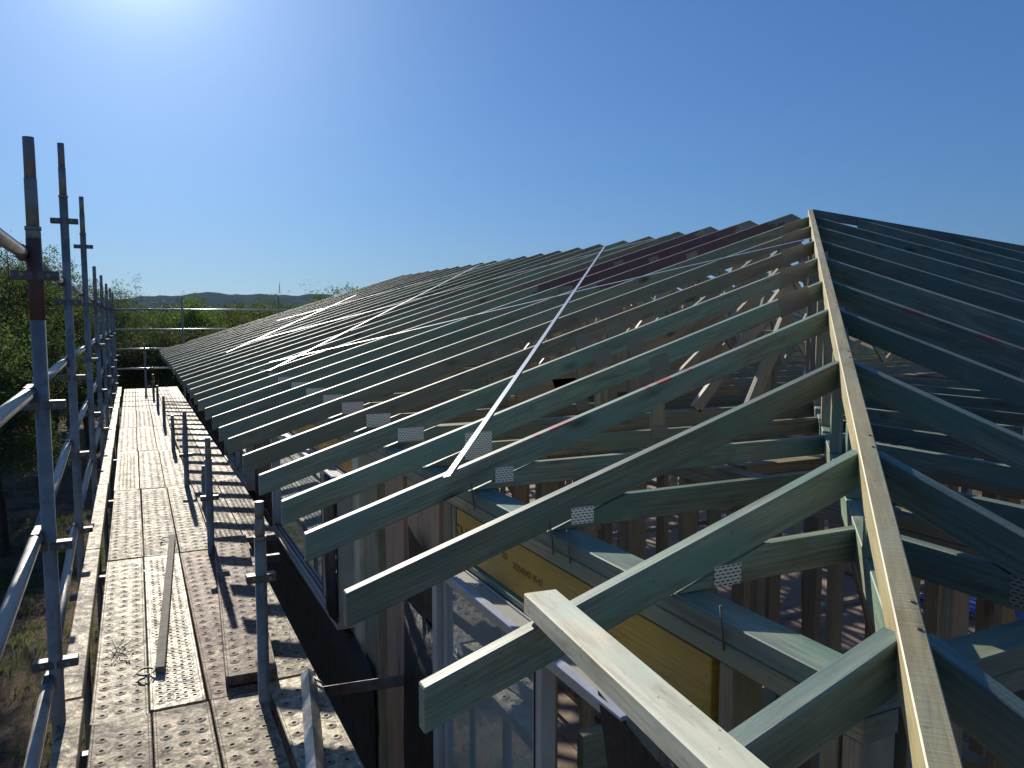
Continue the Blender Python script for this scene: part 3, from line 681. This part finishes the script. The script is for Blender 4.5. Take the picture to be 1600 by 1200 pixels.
jr = ['nearest right jack truss at the lower right corner', 'right jack truss with the long sawn face beside the second left jack', 'third right jack truss out from the camera', 'right jack truss with faint red spots along its edge',
      'right jack truss with bright red paint spots', 'sixth right jack truss, dark blue-green', 'seventh right jack truss, thin sunlit top edge', 'eighth right jack truss nearing the ridge', 'right jack truss closest to the ridge end']
XR = APX + (APX-X0)                                     # right eave
for k, yy in enumerate(JY_L):
    x = X0 + (yy-YE); yh = yy - .032; yt = YE
    mt = ['treated_blue_shade', 'treated_blue_shade', 'treated_blue_shade', 'treated_blue_shade', 'red_right', 'treated_blue_shade', 'treated_blue_shade', 'treated_blue_shade', 'treated_blue_shade'][k]
    rt = root('jack_truss', (x, .9, PLATE), jr[k], 'roof truss', GR)
    zf = lambda y: ZE + SL*(y-YE)
    dd = dv + (.05 if k >= 4 else 0)
    prism('top_chord', [(x, yh, zf(yh)), (x, yt, zf(yt)), (x, yt, zf(yt)-dd), (x, yh, zf(yh)-dd)], (1,0,0), JTH, M[mt], rt, (0,-1,-SL))
    if k:
        bt = PLATE+.088; ys_ = YE + (bt-ZE+dv)/SL + .02
        prism('bottom_chord', [(x, yh+.04, PLATE+.001), (x, yh+.04, bt), (x, ys_, bt), (x, .80, PLATE+.001)], (1,0,0), JTH-.002, M['treated_blue_shade'], rt, (0,1,0))
        nplate(rt, x, .97, -.60, .12, .06, 0, -1, 'X')
    if k >= 4:
        wy = .9 + (yh-.9)*.5
        board('web', (x, wy, PLATE+.088), (x, wy, zf(wy)-dv), .034, .07, M['pine'], rt, up=(0,1,0)); nplate(rt, x, wy, zf(wy)-dv+.01, .1, .08, .3, -1, 'X')
GE = 'common rafters of the hip end beyond the apex'
for k in range(8):
    x = APX + .30 + .6*k; d = abs(x-APX); yh = APY - d - .03
    rt = root('end_truss', (x, .9, PLATE), ORD[k]+' rafter right of the roof apex, falling towards the right edge', 'roof truss', GE)
    prism('top_chord', [(x, yh, ZE+SL*(yh-YE)), (x, YE, ZE), (x, YE, ZE-dv-.055), (x, yh, ZE+SL*(yh-YE)-dv-.055)], (1,0,0), JTH, M['treated_blue_shade'], rt, (0,-1,-SL))
    board('bottom_chord', (x, .85, PLATE+.046), (x, yh, PLATE+.046), JTH-.002, .09, M['treated_blue_shade'], rt)
    wy = .9 + (yh-.9)*.6; board('web', (x, wy, PLATE+.091), (x, wy, ZE+SL*(wy-YE)-dv), .034, .07, M['pine'], rt, up=(0,1,0))
# hip board
hr = root('hip_truss', (X0+.8, YE+.8, PLATE), 'sunlit hip timber climbing from the lower right to the roof apex', 'hip truss')
def diag(s): return Vector((X0+s, YE+s, ZE+SL*s))
a, b = diag(.0), diag(APY-YE); hd = .072
prism('hip_board', [a+Vector((0,0,.012)), b+Vector((0,0,.012)), b-Vector((0,0,hd)), a-Vector((0,0,hd))], (1,-1,0), .045, M['hip'], hr, (1,1,SL))
for y in JY_L:
    for dd_ in (-.028, .03):
        p = diag(y-YE+dd_) + Vector((.008, -.008, .0125)); tube('nail_head', p-Vector((0,0,.004)), p+Vector((0,0,.0012)), .0042, M['galv_dark'], hr, 8)
c0, c1 = diag(.72), diag(APY-YE)
board('bottom_chord', (c0.x+.02, c0.y+.02, PLATE+.046), (c1.x, c1.y, PLATE+.046), .044, .088, M['treated'], hr)
for s in (1.05, 1.5, 2.1, 2.7, 3.4, 4.2, 5.1):
    p = diag(s); board('web', (p.x, p.y, PLATE+.09), (p.x, p.y, p.z-hd), .044, .09, M['treated' if s < 2.5 else 'pine'], hr, up=(1,1,0))
for s0, s1 in ((1.5, 2.6), (2.7, 3.9), (4.2, 3.5)):
    p, q = diag(s0), diag(s1); board('web', (p.x+.03, p.y-.03, PLATE+.09), (q.x+.03, q.y-.03, q.z-hd), .034, .07, M['pine'], hr)
# second hip board (right)
h2 = root('hip_truss', (XR-.8, YE+.8, PLATE), 'far hip timber falling from the apex towards the right edge', 'hip truss')
a = Vector((XR, YE, ZE)); b = Vector((APX+.03, APY, APZ))
prism('hip_board', [a+Vector((0,0,.012)), b+Vector((0,0,.012)), b-Vector((0,0,hd)), a-Vector((0,0,hd))], (1,1,0), .045, M['treated_blue_shade'], h2, (-1,1,SL))
# common trusses
CY = [6.132, 6.745, 7.391, 8.001] + [8.62 + .612*i for i in range(18)]
def truss(y, mt, label, tx=0.0):
    rt = root('common_truss', (APX, y, PLATE), label, 'roof truss', 'common roof trusses in the long run behind')
    xt = X0+tx
    prism('top_chord', [(xt, y, zroof(xt)), (APX-.001, y, APZ), (APX-.001, y, APZ-dv), (xt, y, zroof(xt)-dv)], (0,1,0), JTH, M[mt], rt, (1,0,SL))
    prism('top_chord', [(XR, y, ZE), (APX+.001, y, APZ), (APX+.001, y, APZ-dv-.045), (XR, y, ZE-dv-.045)], (0,1,0), JTH, M['treated'], rt, (-1,0,SL))
    bt = PLATE+.088; xs_ = X0+(bt-ZE+dv)/SL+.02
    prism('bottom_chord', [(1.12, y, PLATE+.001), (xs_, y, bt), (XR-xs_+X0, y, bt), (XR-.62, y, PLATE+.001)], (0,1,0), JTH-.002, M['treated_brown'], rt, (1,0,0))
    nplate(rt, 1.26, y, -.585, .13, .066); nplate(rt, APX, y, APZ-dv*.62-.03, .16, .09)
    xm = [2.95, 4.05, 5.1]; w = APX-X0
    pts = [(2.2, 3.2), (3.9, 3.2), (3.9, 4.9), (5.6, 4.9), (5.6, APX-.05)]
    for bx, tx_ in pts:
        for m in (0, 1):
            f = (lambda q: q) if not m else (lambda q: XR+X0-q)
            board('web', (f(bx), y, bt), (f(tx_), y, zroof(tx_)-dv), .034, .07, M['pine'], rt, up=(1,0,.3))
    for tx_ in (3.2, 4.9): nplate(rt, tx_, y, zroof(tx_)-dv+.005, .12, .10, SL)
    for bx in (2.2, 3.9, 5.6): nplate(rt, bx, y, bt-.01, .12, .08)
    return rt
first = {}
for i, y in enumerate(CY):
    mt = 'maroon' if i in (0, 1, 2) else ('treated' if i % 3 else 'treated_brown')
    lab = ORD[i] + ' full truss behind the hip, ' + ('maroon paint on its upper chord' if i in (0,1,2) else ['plain grey-green top edge', 'thin sunlit top edge', 'grey-green chord ending at the eave'][i % 3])
    if mt not in first: first[mt] = truss(y, mt, lab)
    else:
        s = first[mt]; c = copy_tree(s); c.matrix_basis = Matrix.Translation((APX + rnd.uniform(-.012, .012), y, PLATE)); c['label'] = lab

# galvanised strap bracing laid over the rafters
def strap(pts, label, w=.03, lift=.006):
    V = []; Fc = []; P = []
    for (x0, y0), (x1, y1) in zip(pts[:-1], pts[1:]):
        n = max(1, int(math.hypot(x1-x0, y1-y0)/.3))
        for i in range(n): P.append((x0+(x1-x0)*i/n, y0+(y1-y0)*i/n))
    P.append(pts[-1]); d0 = (Vector(pts[-1])-Vector(pts[0])).normalized(); nx = Vector((-d0.y, d0.x))*w/2
    o3 = Vector((P[0][0], P[0][1], zroof(P[0][0])+lift)); rs = random.Random(len(label))
    g = Vector((d0.x, d0.y, SL*d0.x)).normalized(); Wm = frame_matrix(g, (-SL,0,1), o3); inv = Wm.inverted(); th = .0012
    for i, (x, y) in enumerate(P):
        sag = -.004 if i % 2 else 0.0
        for s in (1, -1):
            for dz in (0, -th): V.append(tuple(inv @ Vector((x+nx.x*s, y+nx.y*s, zroof(x+nx.x*s)+lift+sag*0+dz))))
    for i in range(len(P)-1):
        k = 4*i; Fc += [(k, k+2, k+6, k+4), (k+1, k+5, k+7, k+3), (k, k+4, k+5, k+1), (k+2, k+3, k+7, k+6)]
    me = bpy.data.meshes.new('brace_strap'); me.from_pydata(V, [], Fc); me.materials.append(M['strap']); me.update()
    o = obj_from('brace_strap', me, None); o.matrix_basis = Wm
    return tag(o, label, 'brace strap', 'punched steel straps over the rafters')
strap([(.995, 2.60), (2.05, 4.02), (6.05, 9.45)], 'brightest punched steel strap running from the large nail plate up to the ridge', .026)
strap([(1.30, 8.62), (2.253, 7.38), (2.95, 6.62), (3.80, 5.6), (4.70, 4.45)], 'long punched strap rising from the eave side across to the hip timber')
strap([(1.176, 7.88), (3.72, 10.95), (5.9, 13.6)], 'strap crossing the long strap low on the roof and climbing away to the ridge')
strap([(1.208, 12.0), (2.57, 14.0), (4.3, 16.5)], 'short far strap ending near the eave in the middle distance', .028)
strap([(1.6, 12.7), (3.04, 11.06), (4.37, 9.84), (6.0, 7.9)], 'strap crossing above the long strap, meeting the ridge near the maroon trusses')
strap([(2.6, 16.2), (4.3, 14.3), (6.05, 12.3)], 'farthest strap, thin bright line high on the roof', .026)
# tail of the strap bent down at its lower end
o = board('strap_tail', (1.13, 2.57, -.66), (1.15, 2.50, -.90), .03, .0015, M['strap'], None, up=(1,0,0), bev=0)
tag(o, 'loose end of punched strap hanging down in front of the yellow beam', 'strap end')

# ------------------------------------------------------------------ walls
XW = 1.155
def wall_y(name, x, y0, y1, z0, z1, label, openings=(), pitch=.45, mt='pine', nog=True, group='timber stud walls', th=.09):
    """stud wall running along Y; openings = list of (ya, yb) without studs"""
    rt = root(name, (x, y0, z0), label, 'stud wall', group)
    board('top_plate', (x, y0, z1-.0225), (x, y1, z1-.0225), th, .045, M['treated'] if mt != 'pine' else M[mt], rt)
    board('top_plate', (x, y0, z1-.069), (x, y1, z1-.069), th-.002, .045, M['treated_brown'] if mt != 'pine' else M[mt], rt)
    board('bottom_plate', (x, y0, z0+.0225), (x, y1, z0+.0225), th, .045, M[mt], rt)
    y = y0+.03; 
    while y < y1:
        if not any(a < y < b for a, b in openings):
            board('stud', (x, y, z0+.046), (x, y, z1-.093), th-.004, .04, M[mt], rt, up=(0,1,0))
            if nog and y+pitch < y1 and not any(a < y+pitch*.7 < b for a, b in openings):
                board('nogging', (x, y+.021, z0+1.3), (x, y+pitch-.021, z0+1.3), th-.006, .04, M[mt], rt)
        y += pitch
    return rt
def wall_x(name, y, x0, x1, z0, z1, label, openings=(), pitch=.45, mt='pine', group='timber stud walls', th=.09):
    rt = root(name, (x0, y, z0), label, 'stud wall', group)
    board('top_plate', (x0, y, z1-.0225), (x1, y, z1-.0225), th, .045, M[mt], rt); board('top_plate', (x0, y, z1-.069), (x1, y, z1-.069), th-.002, .045, M[mt], rt)
    board('bottom_plate', (x0, y, z0+.0225), (x1, y, z0+.0225), th, .045, M[mt], rt)
    x = x0+.03
    while x < x1:
        if not any(a < x < b for a, b in openings):
            board('stud', (x, y, z0+.046), (x, y, z1-.093), .04, th-.004, M[mt], rt, up=(0,1,0))
            if x+pitch < x1 and not any(a < x+pitch*.7 < b for a, b in openings):
                board('nogging', (x+.021, y, z0+1.3), (x+pitch-.021, y, z0+1.3), th-.006, .04, M[mt], rt)
        x += pitch
    return rt
# outer left wall
ow = root('outer_wall', (XW, .9, FLOOR), 'outer timber wall frame under the eave with blue-green top plate and yellow lintel', 'stud wall')
board('top_plate', (XW+.003, .90, PLATE-.0225), (XW+.003, 19.6, PLATE-.0225), .098, .045, M['treated_blue_shade'], ow)
board('top_plate', (XW, .90, PLATE-.070), (XW, 19.6, PLATE-.070), .090, .045, M['treated_brown'], ow)
board('bottom_plate', (XW, .9, FLOOR+.0225), (XW, 19.6, FLOOR+.0225), .09, .045, M['pine'], ow)
board('lintel', (XW-.012, 1.30, -.832), (XW-.012, 2.80, -.832), .058, .176, M['lvl'], ow)
board('lintel', (XW-.012, 4.35, -.832), (XW-.012, 6.95, -.832), .058, .176, M['lvl'], ow)
board('lintel', (XW-.012, 8.6, -.832), (XW-.012, 10.9, -.832), .058, .176, M['lvl'], ow)
board('lintel_trim', (XW-.03, 1.45, -.934), (XW-.03, 2.81, -.934), .05, .022, M['treated'], ow)
zt = -.094+PLATE
def stud(y, w, mt, x=XW, z0=FLOOR+.046, z1=zt, dp=.088): return board('stud', (x, y, z0), (x, y, z1), dp, w, M[mt], ow, up=(0,1,0))
for y, w, mt in [(.925, .045, 'pine'), (.975, .045, 'pine'), (1.25, .045, 'pine'), (2.825, .04, 'treated'), (2.90, .09, 'treated_brown'), (3.20, .42, 'pine_red'), (3.62, .30, 'pine_red'),
                 (4.05, .28, 'treated_brown'), (4.36, .14, 'pale'), (7.0, .05, 'pine'), (7.1, .045, 'pine'), (7.55, .045, 'pine'), (8.0, .045, 'pine'), (8.5, .05, 'pine'), (11.0, .05, 'pine')]:
    stud(y, w-.004, mt)
y = 11.5
while y < 19.6: stud(y, .045, 'pine'); y += .45
for y0, y1 in ((4.42, 6.95), (8.55, 10.95)):
    board('sill_plate', (XW, y0, -1.88), (XW, y1, -1.88), .088, .045, M['pine'], ow)
    y = y0+.4
    while y < y1: stud(y, .045, 'pine', z1=-1.904); y += .45
board('nogging', (XW+.06, 2.02, -1.36), (XW+.86, 2.02, -1.36), .04, .12, M['treated_brown'], ow); board('stud', (XW+.88, 2.02, FLOOR+.05), (XW+.88, 2.02, -1.30), .04, .09, M['pine'], ow, up=(0,1,0))
# black sarking skin below the sills and beside the windows
def sheet(name, pts, th, mat, label, cat, group=None, n=(1,0,0)):
    pts = [Vector(p) for p in pts]; n = Vector(n).normalized(); k = len(pts); V = [tuple(p) for p in pts]+[tuple(p+n*th) for p in pts]
    Fc = [tuple(range(k)), tuple(range(2*k-1, k-1, -1))]+[(i, i+k, (i+1) % k+k, (i+1) % k) for i in range(k)]
    me = bpy.data.meshes.new(name); me.from_pydata(V, [], Fc); me.update(); o = obj_from(name, me, mat)
    if label: tag(o, label, cat, group)
    return o
GB = 'black wall membrane pieces'
def wavy(name, x, y0, y1, z0, z1, label, amp=.012, rag=.03, seed=1):
    q = random.Random(seed); ny = max(6, int((y1-y0)/.12)); nz = 8; V = []; Fc = []
    for j in range(nz+1):
        for i in range(ny+1):
            y = y0+(y1-y0)*i/ny; s = j/nz
            z = z0+(z1-z0)*s + (q.uniform(-rag, rag) if j == 0 else 0)
            V.append((x - abs(amp*math.sin(y*5.1+z*3)+amp*.6*math.sin(y*13+z*7)), y, z))
    for j in range(nz):
        for i in range(ny): k = j*(ny+1)+i; Fc.append((k, k+1, k+ny+2, k+ny+1))
    me = bpy.data.meshes.new(name); me.from_pydata(V, [], Fc); me.materials.append(M['sarking']); me.update()
    for p in me.polygons: p.use_smooth = True
    o = obj_from(name, me, None); md = o.modifiers.new('thick', 'SOLIDIFY'); md.thickness = .002; return tag(o, label, 'wall membrane', GB)
wavy('wall_membrane', XW-.055, 3.95, 19.5, -3.9, -1.87, 'long black membrane band hanging below the far window sills')
wavy('wall_membrane', XW-.055, 2.93, 3.42, -4.0, -1.30, 'black membrane strip hanging between the near window and the wide brown stud', seed=4)
sheet('wall_membrane', [(XW-.060, 2.93, -1.301), (XW-.062, 3.38, -1.301), (XW-.075, 3.30, -1.12), (XW-.09, 3.26, -.92), (XW-.065, 2.99, -1.05), (XW-.06, 2.93, -1.06)], .002, M['sarking'], 'pointed black membrane flap folded over the wide brown stud', 'wall membrane', GB)
sheet('wall_membrane', [(1.012, 1.60, -.93), (1.012, 1.28, -1.0), (1.012, .86, -1.1), (1.012, .86, -2.2), (1.012, 1.30, -2.2), (1.015, 1.46, -1.45)], .002, M['sarking'], 'black membrane flap beside the open near window under the loose board', 'wall membrane', GB)
wavy('wall_membrane', 1.018, 4.45, 4.74, -1.80, -.94, 'narrow black membrane strip at the near side of the far window', seed=6, rag=.01, amp=.006)
wavy('wall_membrane', XW-.052, 6.96, 8.5, -1.86, -.86, 'black membrane between the second and third windows', seed=8, rag=.01, amp=.006)
wavy('wall_membrane', XW-.052, 11.0, 19.5, -1.87, -.80, 'black membrane on the farthest stretch of wall under the rafter tails', seed=9, rag=.01, amp=.006)
# windows
def window(y0, y1, z0, z1, splits, label, x=1.03, open_pane=None, film=False):
    rt = root('window', (x, y0, z0), label, 'window', 'white framed windows')
    d = .10; f = .05; xc = x + d/2; fm = M['white_frame']
    fr = board('frame', (xc, y0, z1-f/2), (xc, y1, z1-f/2), d, f, fm, rt); board('frame', (xc, y0, z0+f/2), (xc, y1, z0+f/2), d, f, fm, rt)
    for y in (y0+f/2, y1-f/2): board('frame', (xc, y, z0+f), (xc, y, z1-f), d, f, fm, rt, up=(0,1,0))
    # stepped outer flange and tracks
    board('head_flange', (x-.014, y0-.02, z1+.006), (x-.014, y1+.02, z1+.006), .028, .012, M['frame_tape'], rt)
    board('head_track', (x+.004, y0, z1+.0045), (x+.004, y1, z1+.0045), .006, .009, fm, rt); board('head_track', (x+.06, y0, z1+.0045), (x+.06, y1, z1+.0045), .006, .009, fm, rt)
    board('sill_track', (x-.006, y0, z0+.014), (x-.006, y1, z0+.014), .012, .028, fm, rt); board('sill_track', (x+.02, y0+f, z0+f+.006), (x+.02, y1-f, z0+f+.006), .006, .012, M['rubber'], rt)
    ys_ = [y0+f]+list(splits)+[y1-f]
    for i, s in enumerate(splits): 
        board('mullion', (xc-.015, s, z0+f), (xc-.015, s, z1-f), .05, .055, fm, rt, up=(0,1,0)); board('seal', (xc-.042, s+.012, z0+f), (xc-.042, s+.012, z1-f), .004, .008, M['rubber'], rt, up=(0,1,0))
    for i in range(len(ys_)-1):
        if open_pane == i: continue
        a, b = ys_[i]+.004, ys_[i+1]-.004; xs1 = xc-.012
        for yy in (a+.018, b-.018): board('sash', (xs1, yy, z0+f+.012), (xs1, yy, z1-f), .026, .03, fm, rt, up=(0,1,0))
        board('pane', (xs1, a+.03, (z0+z1)/2), (xs1, b-.03, (z0+z1)/2), .005, z1-z0-2*f-.02, M['glass'], rt, bev=0)
    return rt
window(1.50, 2.86, -2.6, -.952, [1.98], 'near sliding window with one glazed pane and one open half', open_pane=0)
window(4.47, 6.92, -1.84, -.93, [4.93], 'far wide window over the black membrane with a small open end', open_pane=0)
window(8.6, 10.9, -1.84, -.93, [9.7], 'third window, mostly hidden by rafter tails')
# printed lettering on beam and frames
def text(s, size, Wm, mat, parent, ext=.0004):
    cu = bpy.data.curves.new('printed_text', 'FONT'); cu.body = s; cu.size = size; cu.extrude = ext; cu.align_x = 'CENTER'; cu.align_y = 'CENTER'; cu.materials.append(mat)
    o = bpy.data.objects.new('printed_text', cu); COL.objects.link(o); o.parent = parent; place(o, Wm); return o
def face_left(x, y, z): return Matrix(((0,0,-1,x), (-1,0,0,y), (0,1,0,z), (0,0,0,1)))   # text facing -X
text('225', .030, face_left(XW-.0415, 2.36, -.812), M['ink_red'], ow); text('2025/03/03 05:42', .030, face_left(XW-.0415, 2.19, -.825), M['ink_red'], ow)
text('SN17', .10, face_left(XW-.0415, 2.70, -.84), M['ink_red'], ow)
# hip-end wall along X
wall_x('end_wall', .945, 1.22, 11.1, FLOOR, PLATE, 'timber wall frame under the hip end at the lower right', openings=[(2.0, 3.6)], mt='treated_brown')
tag(board('wall_panel', (2.72, 1.02, -1.9), (4.2, 1.02, -1.9), .016, 2.4, M['pine_red']), 'brown timber sheet fixed upright at the lower right corner', 'sheet')
# inside walls
wall_y('inner_wall', 3.35, 1.1, 6.2, FLOOR, PLATE-.02, 'stud wall inside the house nearest the hip, in shadow', openings=[(3.4, 4.3)])
wall_y('inner_wall', 5.6, 1.1, 19.0, FLOOR, PLATE-.02, 'long stud wall inside the house right of the apex', openings=[(4.2, 5.2)])
wall_y('inner_wall', 8.2, 1.1, 19.0, FLOOR, PLATE-.02, 'farthest long stud wall inside the house at the right', openings=[(2.5, 3.4)])
wall_y('inner_wall', 11.1, 1.0, 19.5, FLOOR, PLATE, 'outer stud wall on the far side of the house', openings=[(3, 5), (8, 10)])
wall_y('inner_wall', 2.35, 1.1, 6.2, FLOOR, PLATE-.02, 'first stud wall inside, parallel to the eave, seen under the near jacks', openings=[(2.0, 2.9)])
wall_x('inner_wall', 2.7, 2.45, 8.1, FLOOR, PLATE-.02, 'cross stud wall inside just right of the hip timber', openings=[(4.4, 5.4)])
wall_x('inner_wall', 4.10, 1.25, 3.3, FLOOR, PLATE-.02, 'cross stud wall inside behind the wide brown stud', openings=[(2.2, 3.0)])
wall_x('inner_wall', 6.25, 1.25, 11.0, FLOOR, PLATE-.02, 'cross stud wall inside below the apex', openings=[(4.0, 4.9)])
wall_x('inner_wall', 9.8, 1.25, 11.0, FLOOR, PLATE-.02, 'cross stud wall inside in the middle of the long run', openings=[(6.5, 7.6)])
wall_x('inner_wall', 14.5, 1.25, 11.0, FLOOR, PLATE-.02, 'cross stud wall far inside the long run')
wall_x('inner_wall', 19.5, 1.20, 11.0, FLOOR, PLATE-.02, 'end stud wall at the far end of the house')
# laminated girder and post across the house
gi = root('girder', (1.3, 4.17, -.93), 'orange-brown laminated beam spanning across behind the near jacks', 'beam')
board('beam_length', (1.26, 4.17, -.79), (4.28, 4.17, -.79), .045, .27, M['lvl_orange'], gi); board('beam_length', (4.30, 4.17, -.79), (8.1, 4.17, -.79), .045, .27, M['lvl_orange'], gi)
board('ledger', (1.26, 4.155, -.63), (8.1, 4.155, -.63), .07, .04, M['pine'], gi)
po = root('post', (4.35, 4.6, FLOOR), 'grey-brown timber post standing behind the orange beam', 'post')
board('post_timber', (4.35, 4.55, FLOOR), (4.35, 4.55, -.10), .09, .09, M['pine'], po, up=(0,1,0)); board('post_timber', (4.47, 4.60, FLOOR), (4.47, 4.60, -.10), .045, .09, M['pine_red'], po, up=(0,1,0))
for i, (a, b) in enumerate([((2.7, 4.9, -.50), (4.3, 4.9, .12)), ((3.0, 4.94, -.50), (4.3, 4.94, -.05)), ((3.3, 4.98, -.52), (4.3, 4.98, -.22)), ((2.4, 4.9, -.52), (4.3, 4.9, -.45))]):
    tag(board('brace_board', a, b, .035, .14, M['pine']), ORD[i]+' brown board of the fan leaning to the post behind the orange beam', 'board', 'fan of brown boards behind the beam')
for i, (a, b) in enumerate([((2.6, 2.2, -.9), (3.2, 2.2, -2.4)), ((4.4, 1.6, -2.2), (5.2, 1.9, -1.3)), ((4.2, 2.6, -1.5), (5.4, 2.6, -2.9)), ((2.3, 5.2, -.9), (3.2, 5.6, -2.2))]):
    tag(board('wall_brace', a, b, .02, .07, M['pine']), ORD[i]+' sloping temporary brace inside the stud walls', 'brace', 'temporary wall braces')
# loose flat board across the near jacks
lb = board('loose_board', (.782, 1.475, ZE+SL*.285+.0225+.002), (.668, .35, ZE+SL*.20+.0225+.024), .077, .045, M['pale'])
tag(lb, 'pale weathered board lying flat across the two nearest left rafters', 'board')
# a few nails and bolts at the plate
for i, (y, x) in enumerate([(1.25, 1.105), (2.0, 1.105), (1.9, 1.105), (2.6, 1.105)]):
    tag(tube('nail', (x, y, PLATE-.06), (x-.012, y, PLATE+.04), .0025, M['galv_dark'], None, 6), 'bent nail driven through the top plate, '+ORD[i]+' from the camera', 'nail', 'nails along the top plate')
# floor
t = NT('particle_floor'); v = t.coord(kind='Object', rand=False); n = t.noise(v, 30, 5, .7); n2 = t.noise(v, 1.5, 4, .6)
t.set(Base_Color=t.mix(t.ramp(n2, [(.35, 0.0), (.7, .6)]), t.ramp(n, [(.35, (.30,.20,.145)), (.65, (.46,.33,.25))]), (.22,.16,.12)), Roughness=.8); M['floor'] = t.m
fl = tag(bpy.data.objects.new('floor', None), 'brown particleboard floor inside the timber frame', None, None, 'structure'); COL.objects.link(fl); fl.matrix_basis = Matrix.Translation((1.1, .9, FLOOR))
me = None
for i in range(11):
    for j in range(6):
        x = 1.1+.92*i; w = min(.914, 11.15-x); y = .9+3.15*j-(.8 if i % 2 else 0); y0 = max(y, .9); y1 = min(y+3.142, 19.55)
        if y1-y0 > .1 and w > .1: board('floor_sheet', (x+w/2, y0, FLOOR-.011), (x+w/2, y1, FLOOR-.011), w, .022, M['floor'], fl, bev=0)
if True:
    fnd = root('foundation', (6.1, 10.2, GROUND), 'block base wall below the timber floor', 'base wall')
    bm_ = [((1.12, .92), (1.12, 19.5)), ((11.1, .92), (11.1, 19.5)), ((1.2, .92), (11.0, .92)), ((1.2, 19.5), (11.0, 19.5))]
    for a, b in bm_: board('base_wall', (*a, (FLOOR+GROUND)/2-.12), (*b, (FLOOR+GROUND)/2-.12), .14, FLOOR-GROUND-.05+.2, M['galv_dark'], fnd, bev=0)
# blue tarpaulin inside
sheet('tarpaulin', [(6.2, 3.0, FLOOR+.9), (7.6, 3.0, FLOOR+.9), (7.6, 4.6, FLOOR+.7), (6.2, 4.6, FLOOR+.8)], .01, M['blue_sheet'], 'blue plastic sheet lying inside the frame at the right edge', 'tarpaulin', n=(0,0,1))

# ------------------------------------------------------------------ haze
t = bpy.data.materials.new('haze_air'); t.use_nodes = True; nn = t.node_tree.nodes; nn.remove(nn['Principled BSDF'])
pv = nn.new('ShaderNodeVolumePrincipled'); pv.inputs['Color'].default_value = (.42,.68,1,1); pv.inputs['Density'].default_value = .00006; pv.inputs['Anisotropy'].default_value = .3
t.node_tree.links.new(pv.outputs[0], nn['Material Output'].inputs['Volume'])
hz = obj_from('haze', box_mesh(9000, 9000, 160, 0), t); hz.location = (0, 800, 80-40); tag(hz, 'thin pale air over the far ridge', None, None, 'stuff')
